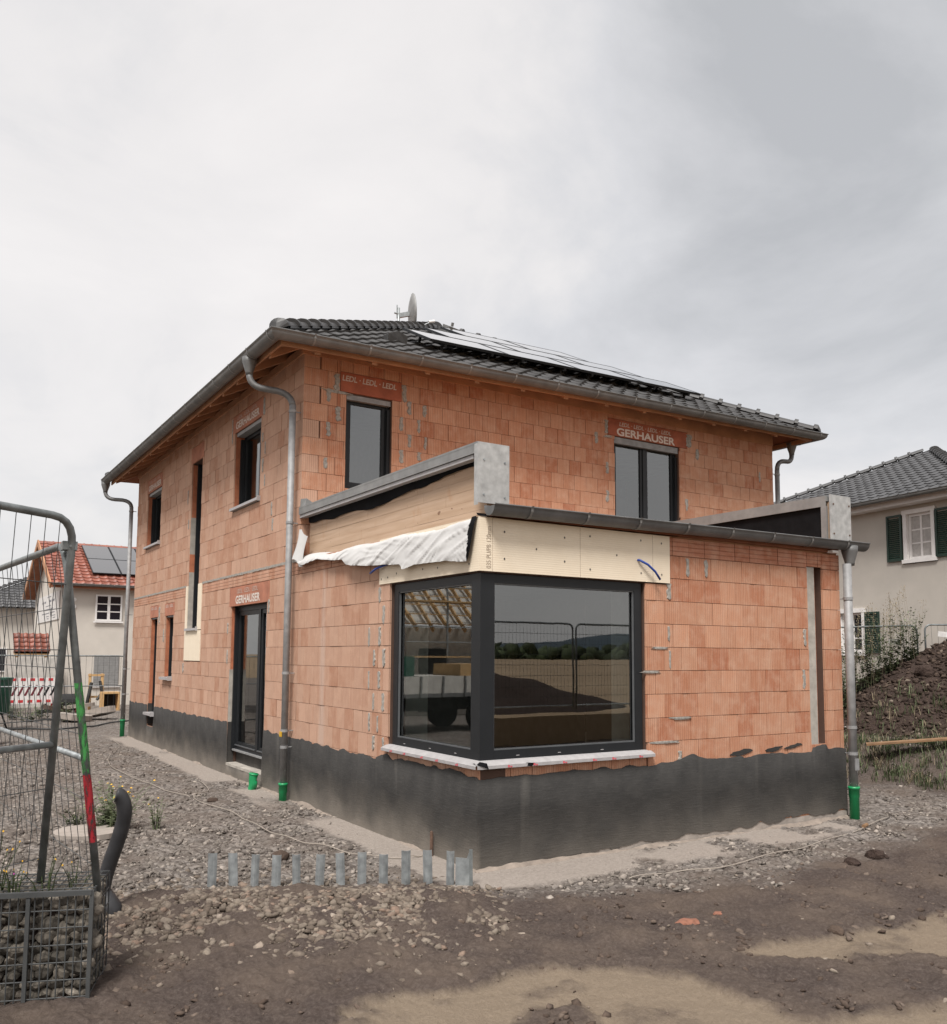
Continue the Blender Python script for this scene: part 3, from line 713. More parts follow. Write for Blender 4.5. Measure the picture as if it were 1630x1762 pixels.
# floors, inner walls
mb = MB(); mb.box(.3,W1-.3,.3,YM+.3,.05,.22); mb.box(.3,W2-.3,YM+.3,YB-.3,.05,.22); mb.build('floor_slab', M['screed'], house)
mb = MB(); mb.box(.25,W1-.25,.25,YM+.05,2.86,3.2); mb.box(.25,W2-.25,YM+.05,YB-.25,2.86,3.2); mb.build('ceiling_slab', M['inside'], house)
mb = MB(); mb.box(3.6,3.75,3.0,9.5,.22,2.86); mb.box(W1-.34,W1-.3,.3,YM,.22,2.86); mb.box(.301,.33,2.1,YM,.22,2.86); mb.box(.3,8,9.5,9.65,.22,2.86)
mb.box(2.6,2.75,YM+.4,9.4,3.2,6.1); mb.box(.31,2.6,9.4,9.55,3.2,6.1); mb.box(2.75,W2-.4,8.5,8.65,3.2,6.1); mb.build('inner_wall', M['inside'], house)
MB().box(.14,.42,1.705,1.80,1.02,2.74).build('inner_reveal', M['inside_white'], house); MB().box(1.985,2.07,.14,.42,1.02,2.74).build('inner_reveal', M['inside_white'], house)
mb = MB(); mb.box(.1,W2-.1,YM+.1,YB-.1,6.10,6.16); mb.build('upper_ceiling', M['inside'], house)

# ------------------------------------------------------------------ lintels with stencilled lettering
def text(body, size, F, s, z, n, mt, parent, name='lettering', bold=.0, spacing=1.0, width=None, rot90=False, shear=0):
    cu = bpy.data.curves.new('txt', 'FONT'); cu.body = body; cu.size = size; cu.offset = bold; cu.space_character = spacing; cu.shear = shear
    to = bpy.data.objects.new('txt', cu); COL.objects.link(to)
    dg = bpy.context.evaluated_depsgraph_get(); me = bpy.data.meshes.new_from_object(to.evaluated_get(dg))
    bpy.data.objects.remove(to); bpy.data.curves.remove(cu)
    co = np.zeros(len(me.vertices)*3); me.vertices.foreach_get('co', co); co = co.reshape(-1,3)
    co[:,0] -= co[:,0].min()
    if width: co[:,0] *= width/co[:,0].max()
    if rot90: co = np.stack([-co[:,1], co[:,0], co[:,2]], -1)
    O,S,N = F; S = np.array(S,float); N = np.array(N,float); O = np.array(O,float)
    right = S if S[0]*(-N[1])+S[1]*N[0] > 0 else -S      # reading direction seen from outside
    p = O+S*s+np.array([0,0,z])+N*n
    w = p+co[:,:1]*right+co[:,1:2]*np.array([0,0,1.])
    me.vertices.foreach_set('co', w.astype(np.float32).ravel()); me.update(); me.materials.clear(); me.materials.append(mt)
    me.name = name; return link(name, me, parent)
def lintel(F, s0, s1, z0, z1):
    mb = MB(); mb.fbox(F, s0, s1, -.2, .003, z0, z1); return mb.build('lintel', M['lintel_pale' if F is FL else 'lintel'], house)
lm = lintel(FM, .56, 1.545, 5.768, 6.055)
text('LEDL · LEDL · LEDL', .115, FM, .56+.02, 5.93, .006, M['stencil_faint'], lm, width=.88, shear=.15, bold=.003)
lr = lintel(FM, 5.625, 7.555, 5.848, 6.145)
text('GERHAUSER', .185, FM, 5.82, 5.866, .006, M['stencil'], lr, bold=.0055, width=1.42)
text('LEDL · LEDL · LEDL · LEDL', .10, FM, 5.88, 6.035, .006, M['stencil_faint'], lr, width=1.26, shear=.15, bold=.002)
l1 = lintel(FL, 6.30, 7.84, 5.722, 6.02)
text('GERHAUSER', .165, FL, 7.67, 5.775, .007, M['stencil'], l1, bold=.005, width=1.2); text('LEDL · LEDL · LEDL', .085, FL, 7.6, 5.925, .007, M['stencil_faint'], l1, width=1.0)
l2 = lintel(FL, 12.88, 14.35, 5.662, 5.97)
text('GERHAUSER', .165, FL, 14.2, 5.71, .007, M['stencil'], l2, bold=.005, width=1.2); text('LEDL · LEDL · LEDL', .085, FL, 14.1, 5.87, .007, M['stencil_faint'], l2, width=1.0)
l3 = lintel(FL, 5.80, 7.74, 2.762, 3.075)
text('GERHAUSER', .175, FL, 7.4, 2.80, .007, M['stencil'], l3, bold=.0055, width=1.2); text('LEDL · LEDL · LEDL', .10, FL, 7.33, 2.965, .007, M['stencil_faint'], l3, width=1.02)
for a,b in ((12.80,13.56),(11.42,12.22)):
    l4 = lintel(FL, a, b, 2.762, 3.015); text('LEDL · LEDL', .085, FL, b-.08, 2.93, .007, M['stencil'], l4, width=b-a-.2)
l5 = lintel(FL, 9.62, 10.50, 5.682, 5.99)

# ------------------------------------------------------------------ windows
def window(F, s0, s1, z0, z1, rec, fw=.075, mull=(), name='window', sill=None, guides=True, sash=.055, box=0, glass='glass', trans=(), depth=.08):
    """frame with sashes set back by rec from the wall face; mull = s positions of mullions"""
    mb = MB(); i, o = -rec-depth, -rec
    mb.fbox(F,s0,s1,i,o,z0,z0+fw); mb.fbox(F,s0,s1,i,o,z1-fw,z1)
    mb.fbox(F,s0,s0+fw,i,o,z0+fw,z1-fw); mb.fbox(F,s1-fw,s1,i,o,z0+fw,z1-fw)
    for c in mull: mb.fbox(F,c-fw*.55,c+fw*.55,i,o+.004,z0+fw,z1-fw)
    fr = mb.build(name, M['frame'], house)
    edges = [s0+fw]+[v for c in mull for v in (c-fw*.55,c+fw*.55)]+[s1-fw]
    for k in range(0,len(edges),2):
        a, b = edges[k], edges[k+1]; mb = MB(); io, ii = -rec-.012, -rec-depth+.008
        zz0, zz1 = z0+fw, z1-fw
        if sash:
            mb.fbox(F,a+.004,b-.004,ii,io,zz0+.004,zz0+sash); mb.fbox(F,a+.004,b-.004,ii,io,zz1-sash,zz1-.004)
            mb.fbox(F,a+.004,a+sash,ii,io,zz0+sash,zz1-sash); mb.fbox(F,b-sash,b-.004,ii,io,zz0+sash,zz1-sash)
            mb.build('sash', M['frame'], fr)
        O,S,N = F; q = -rec-.035; s_ = sash or 0
        P = lambda t,z: (O[0]+S[0]*t+N[0]*q, O[1]+S[1]*t+N[1]*q, O[2]+z)
        vs = [P(a+s_-.004,zz0+s_-.004),P(b-s_+.004,zz0+s_-.004),P(b-s_+.004,zz1-s_+.004),P(a+s_-.004,zz1-s_+.004)]
        MB().add(vs, [(0,1,2,3) if S[0]*N[1]-S[1]*N[0] < 0 else (3,2,1,0)]).build('pane', M[glass], fr)
    if guides:
        mb = MB(); g = rec-.012
        MB().fbox(F,s0,s0+.05,-rec+.001,-rec+g*.45,z0,z1-box-.001).build('blind_guide', M['frame'], fr); MB().fbox(F,s1-.05,s1,-rec+.001,-rec+g*.45,z0,z1-box-.001).build('blind_guide', M['frame'], fr)
    if box:
        mb = MB(); mb.fbox(F,s0+.01,s1-.01,-rec+.002,-.03,z1-box*.62,z1-.002,0); mb.build('blind_box', M['zinc_light'], fr)
    if sill:
        mb = MB(); ov, drop = sill
        mb.fbox(F,s0-.05,s1+.02,-rec-.02,ov,z0-drop,z0-.006); mb.fbox(F,s0-.055,s0-.051,-.0,ov+.002,z0-drop-.01,z0+.02); mb.build('sill', M['white_metal'], fr)
    return fr
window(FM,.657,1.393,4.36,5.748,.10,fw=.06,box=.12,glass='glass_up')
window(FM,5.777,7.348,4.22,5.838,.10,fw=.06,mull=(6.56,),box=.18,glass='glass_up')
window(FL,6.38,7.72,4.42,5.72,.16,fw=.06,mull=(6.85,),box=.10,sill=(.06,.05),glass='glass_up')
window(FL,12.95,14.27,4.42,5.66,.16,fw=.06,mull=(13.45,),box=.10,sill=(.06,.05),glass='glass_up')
window(FL,9.70,10.42,2.46,5.68,.17,fw=.06,sill=(.05,.05))
window(FL,12.87,13.50,.70,2.76,.16,fw=.06,sill=(.09,.06),box=.05)
window(FL,11.49,12.15,1.50,2.76,.16,fw=.06,sill=(.09,.06),box=.05)
dw = window(FL,5.89,7.66,.40,2.755,.11,fw=.075,mull=(6.50,),name='patio_door',sash=.07)
mb = MB(); mb.fbox(FL,6.0,7.6,-.112,-.07,.40,.425); mb.build('threshold', M['zinc_light'], dw)
for a,b in ((5.97,6.45),(6.57,7.56)):
    mb = MB(); mb.fbox(FL,a,b,-.118,-.095,.485,.50); mb.build('weather_bar', M['frame_light'], dw)
mb = MB(); mb.fbox(FL,5.89,7.66,-.235,-.16,.10,.395); mb.build('door_base', M['coat'], house)
mb = MB()
for k in range(9):
    a = 5.93+k*.19; mb.fbox(FL,a,min(a+.20,7.64),-.16,.016+random.uniform(-.006,.006),.165,.198+random.uniform(0,.012))
mb.build('door_step', M['plaster'], house)
# far jambs: grey levelling plaster and black coat in the recesses
def jamb(F, s, z0, z1, d0, d1, mt, name, t=.006): 
    mb = MB(); mb.fbox(F, s-t, s-.0005, -d1, -d0, z0, z1); mb.build(name, M[mt], house)
jamb(FL,7.66,.20,.86,.004,.11,'coat','jamb_coat'); jamb(FL,7.66,.86,1.72,.004,.11,'plaster','jamb_plaster')
jamb(FL,10.42,3.9,4.62,.004,.17,'plaster','jamb_plaster'); jamb(FL,10.42,2.46,3.55,.004,.17,'plaster','jamb_plaster'); jamb(FL,10.42,3.55,3.9,.004,.17,'reveal','jamb_clay')
jamb(FL,13.50,.44,.88,.004,.16,'coat','jamb_coat')
for s,z0,z1 in ((7.72,4.42,5.7),(14.27,4.42,5.64),(10.42,4.62,5.66),(7.66,1.72,2.75),(13.5,.88,2.75),(12.15,1.5,2.75)): jamb(FL,s,z0,z1,.02,.16,'reveal','jamb_clay',.004)
# corner window
cw = MB(); rc = .035; dp = .09; z0, z1 = 1.0, 2.755
for F, e in ((FL,1.80),(FE,2.075)):
    cw.fbox(F,rc+.001,e,-rc-dp,-rc,z0,z0+.09); cw.fbox(F,rc+.001,e,-rc-dp,-rc,z1-.085,z1); cw.fbox(F,e-.10,e,-rc-dp,-rc,z0+.09,z1-.085)
cw.box(rc-.004,.19,rc-.004,.19,z0-.004,z1+.003)
cwo = cw.build('corner_window', M['frame'], house)
for F, a, e in ((FL,.15,1.70),(FE,.19,1.975)):
    O,S,N = F; q = -rc-.04; P = lambda t,z: (O[0]+S[0]*t+N[0]*q, O[1]+S[1]*t+N[1]*q, z)
    MB().add([P(a,z0+.09),P(e,z0+.09),P(e,z1-.085),P(a,z1-.085)], [(0,1,2,3) if F is FE else (3,2,1,0)]).build('pane', M['glass'], cwo)
    mb = MB()
    for t0,t1,y0,y1 in ((a,e,z0+.09,z0+.102),(a,e,z1-.097,z1-.085),(a,a+.012,z0+.102,z1-.097),(e-.012,e,z0+.102,z1-.097)): mb.fbox(F,t0,t1,-rc-.03,-rc-.010,y0,y1)
    mb.build('glazing_bead', M['frame_light'], cwo)
    mb = MB()
    for t in (.45,.95,1.5): mb.fbox(F,t,t+.035,-rc,-rc+.004,z0+.03,z0+.036)
    mb.build('drain_cap', M['white_metal'], cwo)
# sill: two folded sheets under wrinkled film, with red print, meeting at a mitre
def sill_strip(F, s1, nm):
    O,S,N = F; P = lambda a,b,z: (O[0]+S[0]*a+N[0]*b, O[1]+S[1]*a+N[1]*b, z)
    n = 44; mb = MB(); k = 6
    for i in range(n+1):
        s = -.055+(s1+.055)*i/n; w = random.uniform(-.004,.004); a = max(s,-.06)
        prof = [(-.03,1.004),(.0,.996+w*.5),(.055,.972+w*.5),(.066+w*.3,.966),(.066+w*.4,.936+w*.4),(.052,.932)]
        for b,z in prof: mb.v.append(P(max(a,-b if a < .06 else a) if False else a, b, z))
    for i in range(n):
        for j in range(k-1):
            f = (i*k+j,(i+1)*k+j,(i+1)*k+j+1,i*k+j+1); mb.f.append(f if F is FE else f[::-1]); mb.m.append(0)
    o = mb.build('sill', M['white_metal'], cwo, False)
    for s in np.arange(.25, s1, .34):
        s = s+random.uniform(-.05,.05); mb = MB(); mb.fbox(F,s,s+.022,.0672,.0685,.940,.962); mb.fbox(F,s+.028,s+.05,.0672,.0685,.940,.952); mb.build('film_print', M['red_print'], o)
    return o
sill_strip(FL,1.88,'l'); sill_strip(FE,2.16,'r')
mb = MB(); mb.add([(-.064,-.068,.985),(.02,-.075,.955),(.07,-.07,.935),(.05,-.066,.99),(-.02,-.05,1.005)], [(0,1,2,3,4)]); mb.add([(.46,-.066,.945),(.56,-.068,.935),(.60,-.067,.965),(.50,-.066,.972)], [(0,1,2,3)]); mb.build('torn_film', M['black'], cwo)

# ------------------------------------------------------------------ cream insulation boards
mb = MB(); mb.box(-.016,.0,.0,2.085,2.772,3.285); mb.box(-.016,2.455,-.016,.0,2.772,3.285)
bd = mb.build('insulation_board', M['pu'], house)
mb = MB()
def disc(mb, c, N, r, k=8):
    c = Vector(c); N = Vector(N); a = Vector((0,0,1)); b = N.cross(a)
    mb.add([c+a*r*math.cos(2*math.pi*i/k)+b*r*math.sin(2*math.pi*i/k)*.8 for i in range(k)], [tuple(range(k))])
for x,z in [(.27,3.16),(1.0,3.16),(1.33,3.2),(2.03,3.21),(2.33,3.2),(.65,3.02),(.27,2.9),(1.0,2.92),(1.69,3.03),(1.33,2.86),(2.03,2.86),(2.33,2.86)]: disc(mb,(x,-.0185,z),(0,-1,0),.012)
for y,z in [(.16,2.85),(1.07,2.87),(1.66,2.87),(1.87,2.84),(2.03,2.83),(.76,2.86)]: disc(mb,(-.0185,y,z),(-1,0,0),.012)
mb.build('dowel', M['dowel'], bd)
mb = MB()
for x in (.13,1.2,2.2): mb.box(x,x+.003,-.0175,-.016,2.775,3.28)
mb.build('board_joint', M['ink'], bd)
text('035 PU/PB 120mm', .075, FE, .115, 2.80, .018, M['ink'], bd, rot90=True, width=.40)
mb = MB(); mb.box(-.01,.22,9.445,9.695,2.425,3.28); mb.box(-.01,.22,10.425,10.555,2.425,3.28); mb.box(-.01,.22,9.445,10.555,1.845,2.41)
mb.build('insulation_board', M['pu'], house)
# blue conduits coming out of the board
for pts in ([(1.98,.02,3.0),(1.99,-.04,2.995),(2.08,-.07,2.95),(2.18,-.075,2.88),(2.25,-.075,2.80)], [(.02,1.86,2.99),(-.04,1.88,2.985),(-.08,2.04,2.95),(-.085,2.18,2.905)]):
    o = MB().tube(pts,.0125,8).build('conduit', M['blue'], house, True)

# ------------------------------------------------------------------ flat roof of the extension
mb = MB(); mb.box(.17,W1-.02,.02,YM-.02,ZT+.002,3.40); mb.build('flat_roof', M['wood'], house)
mb = MB(); mb.box(.12,W1-.05,-.03,.018,3.30,3.335); mb.box(.12,W1-.02,-.02,.017,3.338,3.40); mb.build('fascia', M['soffit'], house)
# left parapet: laminated wood boards (12 boards), drip flashing, cap, end plate
par = empty('parapet', (0,0,0), None, None, parent=house)
for k in range(6):
    z = 3.27+k*.112; y = .03
    while y < 4.48:
        ln = min(random.uniform(.7,1.5), 4.5-y); j = random.uniform(-.002,.002)
        mb = MB(); mb.box(.10+j,.15,y+.001,y+ln-.001,z+.001,z+.111 if k < 5 else z+.095); mb.build('board', M['clt'], par); y += ln
mb = MB(); mb.box(.151,.30,.03,4.5,3.41,3.92); mb.build('parapet_core', M['clt'], par)
n = 46; mb = MB()
for i in range(n+1):
    y = .06+4.45*i/n; b = 3.88-.05-.10*smooth(0,.5,y/4.5-.1)-.05*fbm(np.array([y]),np.array([2.]),4,1.6)[0]+.06*smooth(.75,1,y/4.5)
    mb.v += [(.075,y,3.94),(.070+.012*math.sin(y*3),y,(3.94+b)/2),(.085+.01*math.sin(y*7),y,float(b))]
for i in range(n):
    for j in range(2): mb.f.append((i*3+j+1,i*3+j,(i+1)*3+j,(i+1)*3+j+1)); mb.m.append(0)
mb.build('membrane_edge', M['black'], par, True)
mb = MB(); mb.box(-.02,.33,.012,4.6,3.935,3.985); mb.box(-.03,-.021,.02,4.6,3.905,3.99); mb.box(-.03,.335,.012,4.6,3.987,4.012); mb.build('cap_sheet', M['zinc_cap'], par)
mb = MB(); mb.box(-.015,.07,.10,4.6,3.862,3.902); mb.build('drip_flashing', M['white_metal'], par)
mb = MB(); mb.box(-.032,.325,-.016,-.002,3.42,4.005); mb.box(-.034,-.0325,-.016,.055,3.40,3.99); mb.build('end_plate', M['zinc_sheet'], par)
mb = MB()
for x,z in ((.03,3.84),(.27,3.83),(.03,3.50),(.27,3.49)): mb.tube([(x,-.016,z),(x,-.023,z)],.011,8)
mb.build('screw', M['galv_light'], par)
mb = MB(); mb.add([(-.02,YM-.012,3.94),(-.01,YM-.012,4.13),(.02,YM-.16,4.12),(.30,YM-.012,3.99),(.28,YM-.10,4.0),(-.02,YM-.16,3.95)], [(0,1,2,5),(1,3,4,2),(2,4,5)]); mb.build('upstand', M['zinc_cap'], par)
# right parapet
pr = empty('parapet', (0,0,0), None, None, parent=house)
mb = MB(); mb.box(5.30,5.66,.02,4.6,3.4,3.96); mb.build('parapet_core', M['clt'], pr)
mb = MB(); mb.box(5.28,5.299,.05,4.6,3.40,3.93); mb.build('membrane_edge', M['black'], pr)
mb = MB(); mb.box(5.25,5.70,.02,4.6,3.965,4.03); mb.box(5.245,5.262,.03,4.6,3.90,4.035); mb.box(5.245,5.275,.02,.10,3.42,3.90); mb.build('cap_sheet', M['zinc_cap'], pr)
mb = MB(); mb.box(5.277,5.70,-.016,-.002,3.46,4.05); mb.build('end_plate', M['zinc_sheet'], pr)
mb = MB()
for x,z in ((5.34,3.93),(5.66,3.93),(5.34,3.55),(5.66,3.55)): mb.tube([(x,-.016,z),(x,-.023,z)],.012,8)
mb.build('screw', M['steel_rust'], pr)

# ------------------------------------------------------------------ gutters and downpipes
def gutter(a, b, out, r=.085, zslope=0, brackets=.75, caps=(1,1), mt='zinc', par_=None, mitre=(0,0)):
    """half-round gutter from a to b; out = outward direction (unit), profile hangs from its top edge"""
    a = Vector(a); b = Vector(b); L_ = (b-a).length; t = (b-a).normalized(); o = Vector(out); k = 11
    mb = MB(); prof = [(-r, .02)]+[(-r*math.cos(math.pi*i/(k-1)), -r*math.sin(math.pi*i/(k-1))) for i in range(k)]+[(r+.012,.006),(r+.012,.018),(r-.004,.018)]
    inn = [(p*.96,z*.96+.002) for p,z in prof[1:k+1]]
    for e, base in ((0,a),(1,b)):
        for p,z in prof: mb.v.append(tuple(base+o*p+t*(mitre[e]*p)+Vector((0,0,z))))
    n = len(prof)
    flip = t.cross(o).z > 0
    for i in range(n-1):
        f = (i,i+1,n+i+1,n+i); mb.f.append(f[::-1] if flip else f); mb.m.append(0)
    for e in (0,1):
        if caps[e]:
            ids = [e*n+i for i in range(1,k+1)]; mb.f.append(tuple(ids)); mb.m.append(0)
    g = mb.build('gutter', M[mt], par_ or house, False)
    me = g.data; me.polygons.foreach_set('use_smooth', [len(p.vertices) == 4 for p in me.polygons])
    q = brackets*.6
    while q < L_-.1:
        c = a+t*q; mb = MB(); R2 = r+.004
        for s_ in (0,.028):
            for i in range(k): 
                w = math.pi*i/(k-1); mb.v.append(tuple(c+t*s_+o*(-R2*math.cos(w))+Vector((0,0,-R2*math.sin(w)))))
            mb.v.append(tuple(c+t*s_+o*(R2+.014)+Vector((0,0,.022))))
        for i in range(k):
            f = (i,i+1,k+1+i+1,k+1+i); mb.f.append(f[::-1] if flip else f); mb.m.append(0)
        mb.build('gutter_bracket', M['zinc_light'] if mt == 'zinc_l' else M['zinc_cap'], g); q += brackets
    return g
def arc(p0, p1, p2, n=6):
    p0,p1,p2 = Vector(p0),Vector(p1),Vector(p2); return [tuple(p0*(1-t)**2+p1*2*t*(1-t)+p2*t*t) for t in [i/n for i in range(n+1)]]
def downpipe(top, pts_neck, x, y, ztop, zbot, r=.05, clamps=(), green=(0,0), wall=None, name='downpipe'):
    mb = MB(); neck = []
    dp_ = MB().tube([(x,y,ztop),(x,y,zbot)], r, 14).build(name, M['zinc_light'], house, True)
    dp_.data.polygons.foreach_set('use_smooth', [len(p.vertices) == 4 for p in dp_.data.polygons])
    if pts_neck:
        MB().tube(pts_neck, r*.98, 14).build('swan_neck', M['zinc'], dp_, True)
    if top:
        t = Vector(top); MB().tube([t+Vector((0,0,.02)), t+Vector((0,0,-.05)), t+Vector((0,0,-.19)), t+Vector((0,0,-.23))], [.105,.100,r*1.15,r*1.08], 16).build('outlet', M['zinc'], dp_, True)
    for z in clamps:
        mb = MB(); mb.tube([(x,y,z-.018),(x,y,z+.018)], r+.007, 14)
        if wall: mb.bar((x,y,z), (x+wall[0], y+wall[1], z), .014)
        mb.build('clamp', M['zinc_light'], dp_)
    if green[1]:
        z0,z1 = green
        MB().tube([(x,y,z0),(x,y,z1-.13),(x,y,z1-.125),(x,y,z1-.03),(x,y,z1-.028),(x,y,z1)], [r*1.12,r*1.12,r*1.24,r*1.24,r*1.36,r*1.36], 16).build('drain_socket', M['green'], dp_, True)
    return dp_
OH = .68; ZG = 6.2; TL = .020           # eaves overhang, gutter height, slight rise to the right
RX0, RX1, RY0, RY1 = -OH, W2+OH, YM-OH, YB+OH
gr = .10
gzx = lambda x: ZG+TL*max(0,x)
g1 = gutter((RX0+.03,RY0+.03,ZG),(RX1-.03,RY0+.03,gzx(W2)),(0,-1,0),gr,brackets=.82,caps=(0,0),mitre=(-1,1))
g2 = gutter((RX0+.03,RY1,ZG),(RX0+.03,RY0+.03,ZG),(-1,0,0),gr,brackets=.82,caps=(1,0),mitre=(0,1))
g3 = gutter((RX1-.03,RY0+.03,gzx(W2)),(RX1-.03,RY1,gzx(W2)),(1,0,0),gr,brackets=.82,caps=(0,1),mitre=(-1,0))
# front gutter of the extension
g4 = gutter((.03,-.115,3.375),(5.80,-.115,3.425),(0,-1,0),.088,brackets=.70)
mb = MB(); mb.box(5.18,5.30,-.10,-.02,3.29,3.32); mb.build('rafter_block', M['white_paint'], house)
# downpipes
downpipe((-.66,5.0,6.12), arc((-.66,5.0,5.92),(-.66,5.0,5.72),(-.45,4.9,5.70),6)+arc((-.38,4.87,5.69),(-.12,4.72,5.66),(-.12,4.70,5.45),6)[0:], -.12, 4.70, 5.47, .20, .047, (5.38,3.80,1.72,.94,.72), (-.06,.24), (.12,0))
downpipe((-.66,15.92,6.12), arc((-.66,15.92,5.92),(-.66,15.92,5.74),(-.45,15.8,5.72),6)+arc((-.38,15.75,5.715),(-.12,15.52,5.70),(-.12,15.5,5.50),6), -.12, 15.5, 5.52, .35, .047, (5.42,2.9,1.0,1.6), (-.06,.40), (.12,0))
downpipe((5.50,-.115,3.37), None, 5.44, -.115, 3.16, .36, .052, (2.72,1.12,.80), (-.06,.40), (0,.11))
downpipe((10.56,4.60,6.34), arc((10.56,4.60,6.13),(10.56,4.60,5.97),(10.42,4.60,5.96),5)+arc((10.32,4.61,5.955),(10.13,4.63,5.95),(10.13,4.63,5.74),5), 10.13, 4.63, 5.76, .2, .047, (5.66,3.6), (0,0), (-.15,0))
MB().tube([(5.44,-.172,.80),(5.44,-.172,.60)],.001,4)
mb = MB(); mb.fbox(((5.44,-.115,0),(1,0,0),(0,-1,0)),-.035,.035,.045,.060,.60,.74); mb.build('inspection_hatch', M['zinc_light'], house)
mb = MB(); mb.box(-.18,-.165,4.67,4.73,.86,.93); mb.box(-.183,-.180,4.672,4.728,.865,.925); mb.build('pipe_tag', M['yellow_tag'], house)
# short green stub in front of the patio door
gs = empty('drain_stub', (-.17,5.83,0), 'short open green plastic drain stub standing below the patio door', 'drain pipe')
MB().tube([(0,0,-.06),(.0,0,.04),(.012,-.005,.05),(.012,-.01,.13),(.002,-.012,.14),(.016,-.02,.24)], [.052,.055,.062,.062,.056,.066], 16, caps=False).build('pipe', M['green'], gs, True)
MB().tube([(.014,-.018,.225),(.016,-.02,.243)], .070, 16).build('socket_ring', M['green'], gs, True)

# ------------------------------------------------------------------ main roof
PITCH = R(27); TP = math.tan(PITCH); CP = math.cos(PITCH); SP = math.sin(PITCH)
EX0, EX1, EY0, EY1, EZ = -.56, W2+.56, YM-.56, YB+.56, 6.235
half = (EX1-EX0)/2; XM = (EX0+EX1)/2
roof = MB()
def rz(x): return TL*x
ZAP = EZ+half*TP
rv = [(EX0,EY0,EZ),(EX1,EY0,EZ+rz(EX1)),(EX1,EY1,EZ+rz(EX1)),(EX0,EY1,EZ),(XM,EY0+half,ZAP+rz(XM)),(XM,EY1-half,ZAP+rz(XM))]
fsl = [(0,1,4),(1,2,5,4),(2,3,5),(3,0,4,5)]
roof.add([(x,y,z-.015) for x,y,z in rv]+[(x,y,z-.055) for x,y,z in rv], fsl+[tuple(6+i for i in f)[::-1] for f in fsl]+[(0,6,7,1),(1,7,8,2),(2,8,9,3),(3,9,6,0)])
rf = roof.build('roof', M['soffit'], house)
# fascia boards and rafter tails
mb = MB(); fz = -.20
mb.add([(x,y,z+rz(x)) for x,y,z in ((EX0+.02,EY0+.02,EZ-.155),(EX1-.02,EY0+.02,EZ-.155),(EX1-.02,EY0+.045,EZ-.155),(EX0+.02,EY0+.045,EZ-.155),(EX0+.02,EY0+.02,EZ-.07),(EX1-.02,EY0+.02,EZ-.07),(EX1-.02,EY0+.045,EZ-.07),(EX0+.02,EY0+.045,EZ-.07))],[(0,3,2,1),(4,5,6,7),(0,1,5,4),(1,2,6,5),(2,3,7,6),(3,0,4,7)]); mb.box(EX0+.02,EX0+.045,EY0+.046,EY1-.02,EZ-.155,EZ-.07); mb.box(EX1-.045,EX1-.02,EY0+.046,EY1-.02,EZ-.155+rz(EX1),EZ-.07+rz(EX1))
mb.build('fascia', M['wood'], rf)
def rafter(p, d):
    """p at the fascia, d inward horizontal direction, runs up the slope to the wall"""
    p = Vector(p); d = Vector(d); L_ = .62
    mb = MB(); b = p+d*L_+Vector((0,0,L_*TP)); s = Vector((d.y,-d.x,0))*.04
    mb.add([p-s,p+s,b+s,b-s,p-s+Vector((0,0,.12)),p+s+Vector((0,0,.12)),b+s+Vector((0,0,.12)),b-s+Vector((0,0,.12))],[(0,3,2,1),(4,5,6,7),(0,1,5,4),(1,2,6,5),(2,3,7,6),(3,0,4,7)])
    mb.build('rafter', M['wood'], rf)
y = EY0+.55
while y < EY1-.4: rafter((EX0+.05,y,EZ-.19),(1,0,0)); y += .72
x = EX0+.55
while x < EX1-.4: rafter((x,EY0+.05,EZ-.19+rz(x)),(0,1,0)); x += .86
MB().bar((EX0+.06,EY0+.06,EZ-.11),(.02,YM+.02,EZ-.11+.58*TP),.09,.12).build('hip_rafter', M['wood'], rf); MB().bar((EX1-.06,EY0+.06,EZ-.11+rz(EX1)),(W2-.02,YM+.02,EZ-.11+rz(EX1)+.58*TP),.09,.12).build('hip_rafter', M['wood'], rf)
mb = MB(); mb.box(-.03,.20,YM-.02,YB,ZR-.02+.012,ZR+.10); mb.box(-.0,W2+.004,YM-.012,YM+.2,ZR-.005,ZR+.32); mb.box(W2-.2,W2+.006,YM+.2,YB,ZR-.004,ZR+.30); mb.build('wall_plate', M['wood'], rf)

